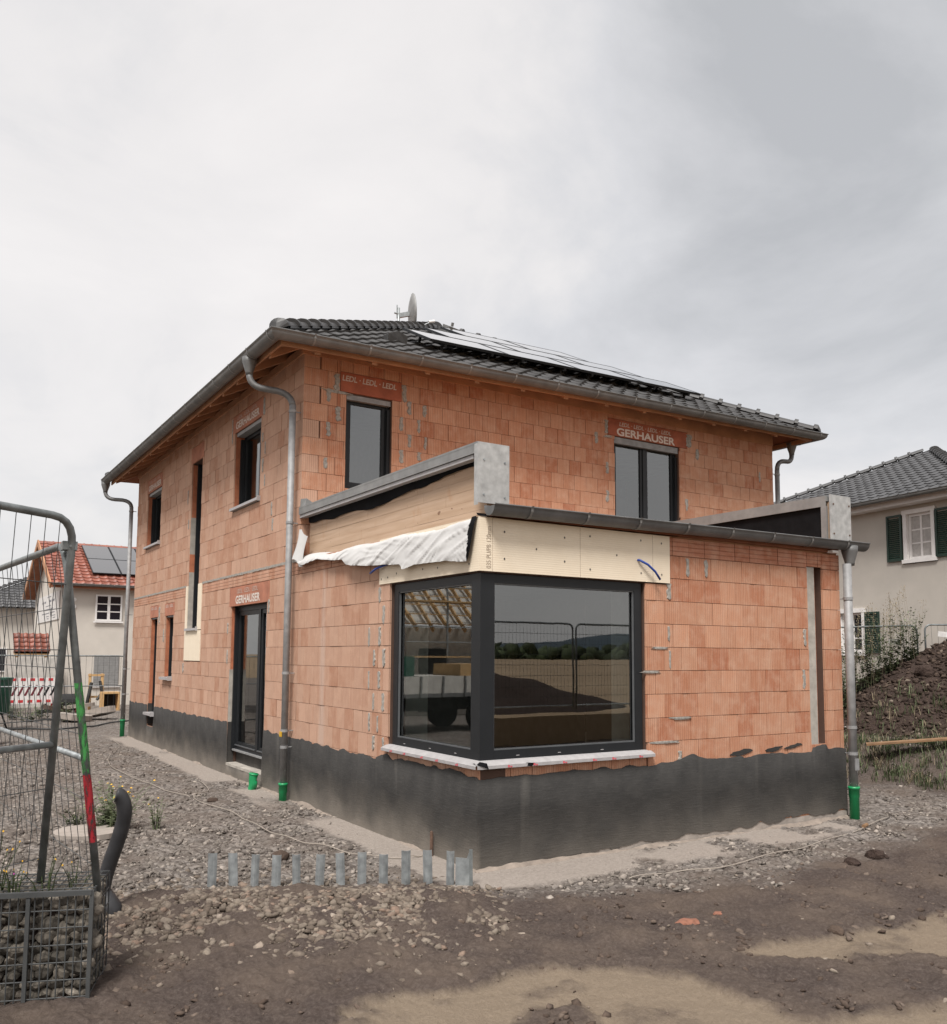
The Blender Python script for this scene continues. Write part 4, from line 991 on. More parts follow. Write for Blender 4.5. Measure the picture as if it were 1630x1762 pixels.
def tile_geo(w, h, lip=.035, amp=.030):
    """one interlocking tile: flat pan with a rolled edge, u across, v up, n out; its lower edge is lifted"""
    us = [0,.10,.30,.55,.68,.80,.92,1.0]; hs = [.30,.12,.0,.02,.55,1.0,.78,.30]
    vs = []
    for v, lift in ((-.03,.030),(h,.0)):
        for u,a in zip(us,hs): vs.append((u*w, v, a*amp+lift))
    n = len(us); fs = [(i,i+1,n+i+1,n+i) for i in range(n-1)]
    for u,a in zip(us,hs): vs.append((u*w, -.03, a*amp-.004))
    fs += [(2*n+i,2*n+i+1,i+1,i) for i in range(n-1)]
    return np.array(vs), fs
def tile_slope(parent, O, U, Vv, Nn, wu, hv, inside, mt, limit, umax, vmax, amp=.03, name='tile'):
    vs, fs = tile_geo(wu, hv, amp=amp); O = np.array(O,float); B = np.stack([U,Vv,Nn]).astype(float)
    spots = []
    for j in range(int(vmax/hv)+1):
        for i in range(-1,int(umax/wu)+1):
            u, v = i*wu, j*hv
            if inside(u+wu/2, v+hv/2): spots.append((u,v))
    me0 = None; rest_v = []; rest_f = []
    spots.sort(key=lambda s: np.linalg.norm(O+s[0]*B[0]+s[1]*B[1]-np.array(CAM)))
    for k,(u,v) in enumerate(spots):
        w = vs@B; p = O+u*B[0]+v*B[1]
        if k < limit:
            if me0 is None:
                me0 = bpy.data.meshes.new(name); me0.from_pydata([tuple(q) for q in w], [], fs); me0.materials.append(mt)
                me0.polygons.foreach_set('use_smooth', [i < 7 for i in range(len(fs))]); me0.update()
            link(name, me0, parent, tuple(p+B[2]*random.uniform(-.004,.004)))
        else:
            b = sum(len(q) for q in rest_v); rest_v.append(w+p+B[2]*random.uniform(-.004,.004)); rest_f += [tuple(b+i for i in f) for f in fs]
    if rest_v:
        me = bpy.data.meshes.new(name); me.from_pydata([tuple(q) for q in np.concatenate(rest_v)], [], rest_f); me.materials.append(mt); me.update()
        tag(link(name, me, parent), kind='stuff')
def norm(v): v = np.array(v,float); return v/np.linalg.norm(v)
SL = half/CP
Uf = norm((1,0,TL)); Vf = norm((0,CP,SP)); Nf = np.cross(Uf,Vf)
tile_slope(rf, (EX0,EY0-.03,EZ), Uf, Vf, Nf, .30, .345, lambda u,v: v*CP-.06 < u+.05 and u < 2*half-v*CP-.02 and v < SL-.12, M['tile'], 300, 2*half, SL)
Vl = norm((CP,0,SP)); Ul = norm((0,-1,0)); Nl = np.cross(Ul,Vl); LY = EY1-EY0
tl_ = MB()
tile_slope(rf, (EX0-.03,EY1,EZ), Ul, Vl, Nl, .30, .345, lambda u,v: v*CP+.12 < u and u < LY-v*CP-.12 and v < SL-.2, M['tile'], 0, LY, SL)
Vr = norm((-CP,0,SP)); Ur = norm((0,1,0)); Nr = np.cross(Ur,Vr)
tile_slope(rf, (EX1+.03,EY0,EZ+rz(EX1)), Ur, Vr, Nr, .30, .345, lambda u,v: v*CP+.12 < u and u < LY-v*CP-.12 and v < SL-.2, M['tile'], 0, LY, SL)
def hip_caps(a, b, step, r, parent, mt, endcap=True):
    a = Vector(a); b = Vector(b); L_ = (b-a).length; t = (b-a).normalized(); n = int(L_/step)
    sd = Vector((t.y,-t.x,0)).normalized(); up = sd.cross(t).normalized()
    if up.z < 0: up = -up
    for i in range(n):
        p = a+t*(i*step); mb = MB(); k = 9
        for s_, rr_ in ((-.05,r*1.14),(.02,r*1.10),(.03,r*1.0),(step,r*.92)):
            for j in range(k):
                w = math.pi*(j/(k-1)); mb.v.append(tuple(p+t*s_+sd*rr_*math.cos(w)+up*(rr_*.80*math.sin(w)-.01+.03*(s_ < .025))))
        for q in range(3):
            for j in range(k-1): mb.f.append((q*k+j,(q+1)*k+j,(q+1)*k+j+1,q*k+j+1)); mb.m.append(0)
        if i == 0 and endcap:
            c = len(mb.v); mb.v.append(tuple(p-t*.17-up*.02)); mb.v.append(tuple(p-t*.12+up*r*.55))
            for j in range(k-1): mb.f.append((j,j+1,c+1 if 2 <= j <= 5 else c)); mb.m.append(0)
            mb.f += [(2,c+1,c),(6,c,c+1)]; mb.m += [0,0]
        else:
            c = len(mb.v); mb.v.append(tuple(p-t*.05)); mb.f += [(j,j+1,c) for j in range(k-1)]; mb.m += [0]*(k-1)
        mb.build('hip_tile', mt, parent, False)
for a_,b_ in ((0,4),(1,4),(2,5),(3,5),(4,5)): MB().bar(Vector(rv[a_])+Vector((0,0,.035)), Vector(rv[b_])+Vector((0,0,.035)), .13, .13).build('hip_batten', M['tile'], rf)
off = Vector((0,0,.055))
hip_caps(Vector(rv[0])+off, Vector(rv[4])+off, .385, .125, rf, M['tile']); hip_caps(Vector(rv[1])+off, Vector(rv[4])+off, .385, .125, rf, M['tile'])
hip_caps(Vector(rv[3])+off, Vector(rv[5])+off, .385, .125, rf, M['tile']); hip_caps(Vector(rv[4])+off, Vector(rv[5])+off, .385, .125, rf, M['tile'], False)
# vent tile and roof box
def on_roof(x, v, n): return np.array((EX0,EY0,EZ))+Uf*(x-EX0)+Vf*v+Nf*n
vt = MB(); p = Vector(on_roof(1.62,1.35,.02))
Uv, Vv_, Nv = Vector(Uf), Vector(Vf), Vector(Nf)
vt.add([p, p+Uv*.34, p+Uv*.34+Vv_*.34, p+Vv_*.34, p+Nv*.13+Vv_*.02, p+Uv*.34+Nv*.13+Vv_*.02, p+Uv*.30+Vv_*.32+Nv*.05, p+Uv*.04+Vv_*.32+Nv*.05, p+Uv*.17+Nv*.19+Vv_*.04], [(0,1,5,8,4),(1,2,6,5),(2,3,7,6),(3,0,4,7),(4,8,7),(8,5,6),(8,6,7)])
vt.build('vent_tile', M['tile'], rf)

# ------------------------------------------------------------------ solar panels (9, three rows stepped along the hip)
def panel(x0, v0, w, h, label):
    e = empty('solar_panel', tuple(on_roof(x0,v0,.0)), label, 'solar panel', 'solar panels on the black roof')
    O_ = np.zeros(3); P = lambda u,v,n: tuple(O_+Uf*u+Vf*v+Nf*n)
    def bx(mb,u0,u1,v0_,v1,n0,n1): 
        vs = [P(u0,v0_,n0),P(u1,v0_,n0),P(u1,v1,n0),P(u0,v1,n0),P(u0,v0_,n1),P(u1,v0_,n1),P(u1,v1,n1),P(u0,v1,n1)]
        mb.add(vs,[(0,3,2,1),(4,5,6,7),(0,1,5,4),(1,2,6,5),(2,3,7,6),(3,0,4,7)])
    n0, n1 = .185, .225; f = .028; mb = MB()
    bx(mb,0,w,0,f,n0,n1); bx(mb,0,w,h-f,h,n0,n1); bx(mb,0,f,f,h-f,n0,n1); bx(mb,w-f,w,f,h-f,n0,n1); mb.build('panel_frame', M['frame'], e)
    mb = MB(); bx(mb,f,w-f,f,h-f,n0+.01,n1-.003); mb.build('glass_face', M['solar'], e)
    for u in (w*.2,w*.8):
        mb = MB(); bx(mb,u-.02,u+.02,.0,h,n0-.045,n0-.001)
        for v in (.12,h-.12): bx(mb,u-.018,u+.018,v-.02,v+.02,.03,n0-.046)
        mb.build('mounting_rail', M['dark'], e)
names_row = ['lowest','middle','top']; pos_w = {4:['far left','second from left','third from left','far right'],3:['left','middle','right'],2:['left','right']}
for r_,(x0,v0,k) in enumerate(((2.17,1.0,4),(3.10,2.09,3),(4.02,3.18,2))):
    for i in range(k): panel(x0+i*1.515, v0, 1.49, 1.06, 'black solar panel, %s in the %s row on the front roof slope' % (pos_w[k][i], names_row[r_]))
# satellite dish
ds = empty('satellite_dish', (3.62,8.75,8.35), 'grey satellite dish on a short mast behind the left hip of the roof', 'satellite dish')
MB().tube([(0,0,-.05),(0,0,.74)],.024,10).build('mast', M['galv_light'], ds, True)
mb = MB(); dn = Vector((.955,-.28,.06)).normalized(); da = Vector((0,0,1)); da = (da-dn*da.dot(dn)).normalized(); db = dn.cross(da); k = 20; C0 = Vector((.22,-.06,.64))
mb.v = [tuple(C0)]
for q in (.33,.66,1):
    for j in range(k): w = 2*math.pi*j/k; mb.v.append(tuple(C0+da*math.cos(w)*.42*q+db*math.sin(w)*.38*q+dn*.07*q*q))
for j in range(k): mb.f.append((0,1+j,1+(j+1)%k)); mb.m.append(0)
for q in range(2):
    for j in range(k): mb.f.append((1+q*k+j,1+(q+1)*k+j,1+(q+1)*k+(j+1)%k,1+q*k+(j+1)%k)); mb.m.append(0)
dish = mb.build('reflector', M['zinc_cap'], ds, True); md = dish.modifiers.new('t','SOLIDIFY'); md.thickness = .012
mb = MB(); mb.tube([C0+da*-.34+dn*.05, C0+dn*.42-da*.16],.012,8); mb.bar((0,0,.57),tuple(C0),.06,.09); mb.tube([(-.09,.02,.62),(.10,0,.62)],.02,8); mb.tube([(-.03,.02,.52),(-.03,.02,.80)],.012,8); mb.build('feed_arm', M['galv_light'], ds)
MB().tube([C0+dn*.40-da*.15, C0+dn*.52-da*.13],[.03,.035],10).build('receiver', M['white_paint'], ds)
rb = MB(); p = Vector(on_roof(4.55,4.85,.06)); rb.add([p,p+Uv*.36,p+Uv*.36+Vv_*.3,p+Vv_*.3,p+Nv*.17,p+Uv*.36+Nv*.12,p+Uv*.36+Vv_*.3+Nv*.12,p+Vv_*.3+Nv*.17],[(0,3,2,1),(4,5,6,7),(0,1,5,4),(1,2,6,5),(2,3,7,6),(3,0,4,7)]); rb.tube([p+Nv*.17+Uv*.06,p+Nv*.25+Uv*.06],.03,8); rb.build('roof_vent', M['zinc_cap'], rf)

# ------------------------------------------------------------------ white membrane draped over the ledge
def drape():
    bot = [(4.62,3.27),(4.33,3.18),(3.82,3.21),(3.4,3.17),(2.96,3.13),(2.82,3.06),(2.5,3.02),(2.18,2.99),(1.8,2.97),(1.46,2.95),(1.37,2.89),(1.11,2.92),(.83,2.91),(.5,2.90),(.12,2.86)]
    ys = np.linspace(4.60,.10,330); by = np.interp(-ys, [-b[0] for b in bot], [b[1] for b in bot])
    nv = 30; V = []
    for i, y in enumerate(ys):
        zt = 3.35-.05*smooth(0,1.2,4.6-y)+.01*math.sin(y*5)
        b = by[i]+.012*float(fbm(np.array([y]),np.array([5.]),4,5)[0])
        for j in range(nv):
            t = j/(nv-1)
            if t < .38: q = t/.38; x = .085-.125*q; z = zt-.055*q*q
            else: q = (t-.38)/.62; x = -.040-.045*math.sin(q*1.5)-.01; z = (zt-.055)*(1-q)+b*q
            zz = z-3.1
            wa = float(fbm(np.array([y*.9]),np.array([zz*1.2+4]),2,1.3)[0]); wb = float(fbm(np.array([y*.9+9]),np.array([zz*1.2]),2,1.3)[0])
            u1, v1 = y*.86+zz*1.9+.75*wa, zz*.86-y*.35          # creases running down towards the near end
            u2, v2 = y*.45-zz*2.6+.9*wb, zz+y*.8
            c1 = 1-abs(float(fbm(np.array([u1*4.2]),np.array([v1*.9]),2,1.7)[0]))*3.2
            c2 = 1-abs(float(fbm(np.array([u2*3.4+7]),np.array([v2*.8]),2,1.7)[0]))*3.2
            k = min(1,t*2.6)
            V.append((x-.017*k*max(0,c1)-.009*k*max(0,c2)*(.5+wa)-.055*k*wa, y, z+.006*wb))
    V = np.array(V,float); n = len(ys); i = np.arange(n-1)[:,None]*nv+np.arange(nv-1)[None]
    F = np.stack([i,i+1,i+nv+1,i+nv],-1).reshape(-1,4)
    e = empty('roofing_membrane', (0,0,0), 'crumpled white membrane hanging over the ledge below the wooden parapet', 'membrane')
    link('sheet', np_mesh('sheet', V, F, M['membrane'], None, True), e)
    mb = MB(); st = [(.02,.10,.0,3.305),(-.035,.09,.005,3.29),(-.055,.11,.02,3.20),(-.060,.16,.05,3.08),(-.062,.20,.08,2.98),(-.065,.22,.105,2.90),(-.066,.20,.125,2.875)]
    for x,ya,yb,z in st: mb.v += [(x,ya,z),(x-.012,(ya+yb)/2,z),(x,yb,z)]
    for k in range(len(st)-1):
        for c in range(2): mb.f.append((3*k+c,3*k+c+1,3*k+c+4,3*k+c+3)); mb.m.append(0)
    mb.build('black_underside', M['black'], e, True)
    mb = MB(); k = 10
    for a in range(k):
        t = a/(k-1)
        for c in range(6):
            u = c/5; mb.v.append((-.02-.09*t*(1-.5*u)+.012*math.sin(u*9+t*4), 4.585-.30*u*(1-.2*t)-.0*t, 3.70-.12*u-.42*t+.02*math.sin(u*6)))
    for a in range(k-1):
        for c in range(5): mb.f.append((a*6+c,a*6+c+1,(a+1)*6+c+1,(a+1)*6+c)); mb.m.append(0)
    mb.build('end_flap', M['membrane'], e, True)
drape()
# black edge above the cream board
mb = MB(); n = 30
for i in range(n+1):
    x = -.01+2.6*i/n; mb.v += [(x,-.02-.015*math.sin(x*3),3.29),(x,.03,3.305+.008*math.sin(x*11)),(x,.05,3.33)]
for i in range(n):
    for j in range(2): mb.f.append((i*3+j,(i+1)*3+j,(i+1)*3+j+1,i*3+j+1)); mb.m.append(0)
mb.build('roof_membrane_edge', M['black'], house, True)

# ------------------------------------------------------------------ mobile fences
def tube_bend(A, B, Cc, r, n=5):
    """corner point list from A to Cc rounding B"""
    A,B,Cc = Vector(A),Vector(B),Vector(Cc); return arc(B+(A-B).normalized()*r, B, B+(Cc-B).normalized()*r, n)
def fence_panel(T, along, down, W, H, rail, label, group, wire=.12, tube=.021, mt='galv', sprays=None, rows=None, wr=.0022, parts=True):
    """T = top corner, along = unit vector of the top rail away from T, down = unit vector down the leg"""
    T = Vector(T); a = Vector(along).normalized(); d = Vector(down).normalized()
    B = T+a*W; foot = T+d*H; foot2 = B+d*H
    e = empty('site_fence', tuple(foot), label, 'site fence', group)
    q = lambda p: tuple(Vector(p)-foot)
    rb_ = min(.16, W*.1)
    path = [foot]+tube_bend(foot,T,B,rb_)+tube_bend(T,B,foot2,rb_)+[foot2]
    MB().tube([q(p) for p in path], tube, 12).build('tube_frame', M[mt], e, True)
    MB().tube([q(T+d*H*rail), q(B+d*H*rail)], tube*.85, 10).build('cross_tube', M['galv_light' if mt == 'galv' else mt], e, True)
    mb = MB(); nw = int(W/wire); nrm = a.cross(d).normalized()
    for i in range(1,nw):
        s = T+a*(i*wire); ph = random.uniform(-1,1)
        mb.tube([q(s-d*.012), q(s+d*H*.5+a*.004*ph), q(s+d*(H*.985))], wr, 4, caps=False)
    for k in (rows or [.18,.36,.55,.74,.93]): mb.tube([q(T+d*H*k+nrm*.004), q(B+d*H*k+nrm*.004)], wr*1.25, 4, caps=False)
    mb.build('wire_mesh', M['wire'], e)
    return e, foot, T, d

def px_leg(d): return Vector(d).normalized()
near = 'pair of leaning site fence panels at the left'
eA, fA, tA, dA = fence_panel((-3.706,-1.341,2.762), (-.81,-.585,0), (-.053,.262,-2.12), 3.5, 2.15, .62, 'galvanised mesh fence panel leaning towards the camera, its leg in front of the sprayed one', near, wire=.10, tube=.0225)
eB, fB, tB, dB = fence_panel((-3.735,-1.232,2.62), (-.10,.99,0), (.275,.045,-2.05), 3.5, 2.07, .62, 'galvanised mesh fence panel with green and red paint sprayed on its leg', near, wire=.17, tube=.0225)
def spray(k0, k1, m, name, w=.024):
    a = tB+dB*2.07*k0-fB; b = tB+dB*2.07*k1-fB
    MB().tube([tuple(a+(b-a)*i/6) for i in range(7)], [.0226]+[w]*5+[.0226], 12, caps=False).build(name, M[m], eB, True)
spray(.40,.66,'spray_green','paint_mark'); spray(.665,.86,'spray_red','paint_mark')
cp = empty('fence_clamp', tuple(Vector((-3.72,-1.29,2.60))), 'steel clamp joining the tops of the two leaning fence panels', 'clamp')
MB().box(-.04,.04,-.045,.055,-.02,.03).tube([(-.0,-.06,.0),(.0,.08,.0)],.008,8).build('jaw', M['galv'], cp)
# gabion under the near fence: wire cage filled with stones
gb = empty('gabion', (-4.0,-1.15,0), 'wire gabion basket filled with grey stones under the leaning fence panels', 'gabion', rz=-.365)
mb = MB(); X0,X1,Y0,Y1,Z1 = -.75,.52,.0,.50,.60
for x in np.linspace(X0,X1,30):
    mb.tube([(x,Y0,0),(x,Y0,Z1)],.004,5); mb.tube([(x,Y0,Z1),(x,Y1,Z1)],.004,5)
for z in np.linspace(.02,Z1,7): mb.tube([(X0,Y0,z),(X1,Y0,z)],.004,5); mb.tube([(X1,Y0,z),(X1,Y1,z)],.004,5)
for y in np.linspace(Y0,Y1,6): mb.tube([(X1,y,0),(X1,y,Z1)],.004,5); mb.tube([(X0,y,Z1),(X1,y,Z1)],.004,5)
mb.build('cage', M['wire'], gb)
mb = MB()
for x in (X0+.02,.18,X1): mb.bar((x,-.004,0),(x,-.004,Z1+.01),.022)
mb.bar((X0,-.006,Z1),(X1,-.006,Z1),.028); mb.build('cage_post', M['wire'], gb)
MB().box(X0+.05,X1-.06,.07,Y1-.05,.0,Z1-.09).build('stone_core', M['soil'], gb)
gst = []
for k in range(11):
    xs = X0+.03; z = .03+k*.052
    while xs < X1-.03:
        w = random.uniform(.045,.115); gst.append((xs+w/2,.052,z+random.uniform(-.012,.012),w*.62)); xs += w*.9
for k in range(9):
    for j in range(5): gst.append((X1-.05,.09+j*.09,.04+k*.064,.052))
stone_m = []
for q in range(14):
    import bmesh
    bm = bmesh.new(); bmesh.ops.create_icosphere(bm, subdivisions=2, radius=1)
    ax = rng.uniform(.62,1.25,3)
    cut = [Vector(rng.normal(0,1,3)).normalized() for _ in range(7)]
    for v in bm.verts:
        p = v.co.copy()
        for c in cut:
            h = p.dot(c)
            if h > .72: p -= c*(h-.72)
        v.co = Vector((p.x*ax[0],p.y*ax[1]*.8,p.z*ax[2]*.75))
    me = bpy.data.meshes.new('stone'); bm.to_mesh(me); bm.free(); me.materials.append(M['gabion_stone']); stone_m.append(me)
for k,(x,y,z,r) in enumerate(gst[:290]):
    o = link('stone', stone_m[k % 14], gb, (x,y+random.uniform(0,.02),z)); o.scale = (r,r,r); o.rotation_euler = (random.uniform(-.5,.5),random.uniform(-.6,.6),random.uniform(-.6,.6))
tp = [(random.uniform(X0,X1-.03),random.uniform(.04,.47)) for _ in range(900)]
o = scatter('stone', M['gabion_stone'], np.array([(x,y,Z1-.065) for x,y in tp]), rng.uniform(.018,.045,900), .7, parent=gb, jag=.4)

# ------------------------------------------------------------------ plants
def leafmesh(n, h, spread, leaf, dens, mats, flowers=0, fl_mat=1, stem=.004, base=(0,0)):
    mb = MB()
    for i in range(n):
        a = random.random()*6.28; r = spread*random.random()**.6; bx, by = base[0]+r*.5*math.cos(a), base[1]+r*.5*math.sin(a)
        hh = h*random.uniform(.55,1.05); tx, ty = bx+r*.9*math.cos(a)+random.uniform(-.05,.05)*h, by+r*.9*math.sin(a)+random.uniform(-.05,.05)*h
        P = lambda t: Vector((bx+(tx-bx)*t*t, by+(ty-by)*t*t, hh*t))
        mb.tube([P(0),P(.5),P(1)],[stem,stem*.7,stem*.35],4,0,False)
        for k in range(dens):
            t = random.uniform(.08,1); p = P(t); w = random.random()*6.28; L_ = leaf*random.uniform(.5,1.2)*(1.15-.6*t)
            d = Vector((math.cos(w),math.sin(w),random.uniform(-.2,.7))).normalized(); s_ = d.cross(Vector((0,0,1))).normalized()*L_*.24
            mb.add([p,p+d*L_*.5+s_,p+d*L_,p+d*L_*.5-s_],[(0,1,2,3)],0)
        if i < flowers:
            p = P(1); k = 7
            mb.add([p+Vector((.012*math.cos(6.28*j/k)*leaf*14,.012*math.sin(6.28*j/k)*leaf*14,random.uniform(0,.012))) for j in range(k)]+[p+Vector((0,0,.016))],[(j,(j+1)%k,k) for j in range(k)],fl_mat)
    return mb
def plant(name, loc, label, cat, n, h, spread, leaf, dens, mats, flowers=0, group=None):
    e = empty(name, loc, label, cat, group)
    leafmesh(n,h,spread,leaf,dens,mats,flowers).build('foliage', [M[k] for k in mats], e)
    return e
plant('flowering_weed', (-2.47,3.80,0), 'bushy weed with small yellow flowers beside the bent black conduit', 'plant', 34, .52, .34, .085, 26, ('leaf','yellow'), 16)
plant('weed', (-2.03,3.55,0), 'small sparse weed right of the yellow flowering weed', 'plant', 9, .36, .13, .07, 14, ('leaf','yellow'), 2)
plant('weed', (-2.75,4.3,0), 'low green weed behind the sprayed fence leg', 'plant', 12, .22, .2, .06, 12, ('leaf_dark','yellow'), 0)
gx = lambda u,v: (-4.0+math.cos(-.365)*u-math.sin(-.365)*v, -1.15+math.sin(-.365)*u+math.cos(-.365)*v)
for k,(u,v,h,lab,n,fl) in enumerate([(-.04,.12,.34,'tall yellow flowers at the left edge of the gabion top',8,6),(.06,.12,.16,'low yellow flowers in the front of the gabion top',8,5),(.24,.10,.20,'yellow flowers growing in front of the front fence leg',6,3),(.38,.2,.15,'yellow flowers on the gabion close to the sprayed leg',5,3)]):
    x,y = gx(u,v); plant('yellow_flowers', (x,y,.58), lab, 'flowers', n, h, .09, .035, 7, ('leaf_dark','yellow'), fl, 'yellow flowers on the gabion')
x,y = gx(.10,.06); plant('pink_flower', (x,y,.58), 'single pink flower among the yellow ones on the gabion', 'flower', 2, .14, .03, .035, 6, ('leaf_dark','pink'), 1)

# ------------------------------------------------------------------ stakes, plate, bent conduit, lid, rod
STK = [(-2.22,.73),(-2.06,.64),(-1.91,.54),(-1.75,.45),(-1.60,.36),(-1.44,.26),(-1.28,.17),(-1.13,.08),(-.97,-.02),(-.81,-.12),(-.64,-.21),(-.48,-.31)]
ordn = ['leftmost','second','third','fourth','fifth','sixth','seventh','eighth','ninth','tenth','eleventh','twelfth']
for k,(x,y) in enumerate(STK):
    z = gz(x,y); h = .275+random.uniform(-.01,.012)+(.02 if k > 8 else 0)
    lab = ('%s of the short grey steel stakes in the gravel, counted from the left' % ordn[k]) if k < 11 else 'grey steel stake standing against the wide steel plate'
    e = empty('steel_stake', (x,y,z), lab, 'stake', 'row of short steel stakes in front of the house', rz=-.55+random.uniform(-.12,.12)); e.rotation_euler[0] = random.uniform(-.07,.07); e.rotation_euler[1] = random.uniform(-.05,.05)
    mb = MB(); w = .037*random.uniform(.9,1.08); lean = random.uniform(-.012,.012)
    prof = [(-w,.012),(-w*.5,-.004),(0,-.012),(w*.5,-.004),(w,.012)]
    for zz,dx in ((-.1,0),(h,lean)):
        for px_,py_ in prof: mb.v.append((px_+dx,py_,zz))
        for px_,py_ in prof: mb.v.append((px_+dx,py_+.007,zz))
    n = 5
    for j in range(n-1): mb.f += [(j,j+1,10+j+1,10+j),(5+j+1,5+j,15+j,15+j+1),(10+j,10+j+1,15+j+1,15+j)]
    mb.f += [(0,10,15,5),(4,9,19,14)]; mb.m = [0]*len(mb.f)
    mb.build('web', M['galv_light'], e)
e = empty('steel_plate', (-.40,-.36,gz(-.4,-.36)), 'wide grey steel plate with a slanted top edge at the right end of the stakes', 'plate', rz=-.55)
mb = MB(); mb.add([(-.05,-.006,-.1),(.085,-.006,-.1),(.075,-.006,.31),(.045,-.006,.235),(-.05,-.006,.245),(-.05,.006,-.1),(.085,.006,-.1),(.075,.006,.31),(.045,.006,.235),(-.05,.006,.245)],[(0,1,2,3,4),(9,8,7,6,5),(0,5,6,1),(1,6,7,2),(2,7,8,3),(3,8,9,4),(4,9,5,0)]); mb.build('web', M['galv_light'], e)
mb = MB(); mb.bar((.085,0,-.1),(.08,0,.31),.03,.03); mb.build('flange', M['galv'], e)

cd_ = empty('bent_conduit', (-3.13,.25,-.07), 'bent black plastic conduit pipe sticking up out of the ground beside the sprayed fence leg', 'conduit')
pts = [(-.02,0,-.10),(-.04,0,.08),(-.045,.0,.22),(-.03,-.01,.36),(.0,-.035,.50),(.035,-.06,.63),(.062,-.09,.76),(.070,-.11,.85),(.058,-.12,.93),(.03,-.12,.985),(.0,-.115,1.0)]
sm = []
for i in range(len(pts)-1):
    for t in np.linspace(0,1,9)[:-1]:
        p0,p1,p2,p3 = pts[max(i-1,0)],pts[i],pts[i+1],pts[min(i+2,len(pts)-1)]
        sm.append(tuple(.5*((2*p1[c])+(-p0[c]+p2[c])*t+(2*p0[c]-5*p1[c]+4*p2[c]-p3[c])*t*t+(-p0[c]+3*p1[c]-3*p2[c]+p3[c])*t**3) for c in range(3)))
MB().tube(sm, [.053+.0018*(k%2) for k in range(len(sm)-2)]+[.048,.034], 16).build('hose', M['corrugated'], cd_, True)
MB().tube([(.03,-.02,-.05),(-.0,-.01,.16),(-.035,0,.27)],[.12,.095,.058],16).build('boot', M['corrugated'], cd_, True)
tag(MB().tube([(-2.73,3.6,.0),(-2.73,3.6,.055),(-2.73,3.6,.06)],[.36,.36,.33],22).build('manhole_cover', M['concrete'], None), 'flat round concrete cover lying in the gravel behind the conduit', 'manhole cover')
rd = empty('steel_rod', (-.05,.766,.0), 'short rusty steel rod standing at the plinth near the house corner', 'rod')
MB().tube([(0,0,-.05),(0,0,.235),(-.005,0,.25)],[.017,.017,.012],8).build('bar', M['steel_rust'], rd)
def cable(name, pts, r, mt, label, cat, lift=.02):
    P = []
    for i in range(len(pts)-1):
        for t in np.linspace(0,1,7)[:-1]:
            p0 = pts[max(i-1,0)]; p1 = pts[i]; p2 = pts[i+1]; p3 = pts[min(i+2,len(pts)-1)]
            q = [.5*((2*p1[c])+(-p0[c]+p2[c])*t+(2*p0[c]-5*p1[c]+4*p2[c]-p3[c])*t*t+(-p0[c]+3*p1[c]-3*p2[c]+p3[c])*t**3) for c in range(2)]
            P.append((q[0],q[1],gz(q[0],q[1])+lift+.01*math.sin(len(P)*.8)))
    P.append((*pts[-1][:2],gz(*pts[-1][:2])+lift))
    return tag(MB().tube(P,r*.62,6).build(name, M[mt], None, True), label, cat)
cable('earth_cable', [(-.62,7.0),(-.75,6.0),(-1.12,5.4),(-1.02,4.03),(-1.03,3.33),(-1.01,2.59),(-.93,2.05),(-.78,1.6),(-.63,1.05),(-.36,.80),(-.20,.78),(-.09,.785)], .0085, 'cable', 'pale cable winding over the gravel to the rusty rod at the left plinth', 'cable', .03)
cable('earth_cable', [(-.54,14.6),(-.6,13.2),(-.85,12.2),(-1.3,10.6),(-1.46,8.9),(-1.38,7.54),(-1.3,6.46),(-1.15,5.5)], .0075, 'cable', 'thin pale cable lying on the gravel along the far part of the left wall', 'cable', .03)
cable('earth_cable', [(1.0,-.92),(1.46,-.93),(1.91,-1.04),(2.93,-.93),(3.69,-.84),(4.71,-.62),(5.85,-.30)], .009, 'cable', 'pale cable lying across the footing in front of the extension', 'cable', .022)
cable('black_hose', [(-4.5,19.6),(-2.41,19.0),(-1.44,18.3),(-.5,18.4),(.2,19.4),(1.3,20.6)], .035, 'hose', 'black hose lying on the ground behind the far downpipe', 'hose', .03)
# orange connector on the front cable, loose bits
tag(MB().tube([(4.95,-.56,.035),(5.06,-.53,.04)],.022,8).build('cable_clip', M['plank_orange'], None), 'orange connector on the pale cable near the green drain socket', 'connector')
def lump(name, x, y, r, mt, label, cat, flat=.6, sub=2, group=None):
    import bmesh
    bm = bmesh.new(); bmesh.ops.create_icosphere(bm, subdivisions=sub, radius=r)
    for v in bm.verts:
        n_ = fbm(np.array([v.co.x/r*1.3+x*7]),np.array([v.co.y/r*1.3+v.co.z/r+y*5]),4,1.1)[0]
        v.co *= 1+.55*n_; v.co.z *= flat
    me = bpy.data.meshes.new(name); bm.to_mesh(me); bm.free(); me.materials.append(M[mt])
    return tag(link(name, me, None, (x,y,gz(x,y)+r*flat*.45)), label, cat, group)
lump('earth_clod', 3.71,-1.54,.10,'soil','large dark earth clod on the gravel in front of the green socket','clod')
lump('earth_clod', 3.28,-1.55,.075,'soil','smaller brown earth clod left of the large dark one','clod')
lump('earth_clod', -1.35,1.45,.09,'clod_dark','reddish brown clod lying left of the strip of footing','clod')
lump('earth_clod', -.95,5.1,.07,'clod_dark','small dark clod on the gravel by the green drain stub','clod')
lump('brick_shard', .55,-2.05,.085,'shard','flat broken piece of red brick lying on the mud','brick shard',.3)
lump('brick_shard', .93,-2.02,.05,'shard','small orange brick crumb beside the red brick piece','brick shard',.35)
lump('earth_clod', 1.35,-2.75,.06,'clod_dark','dark clod lying on the right sand patch','clod')

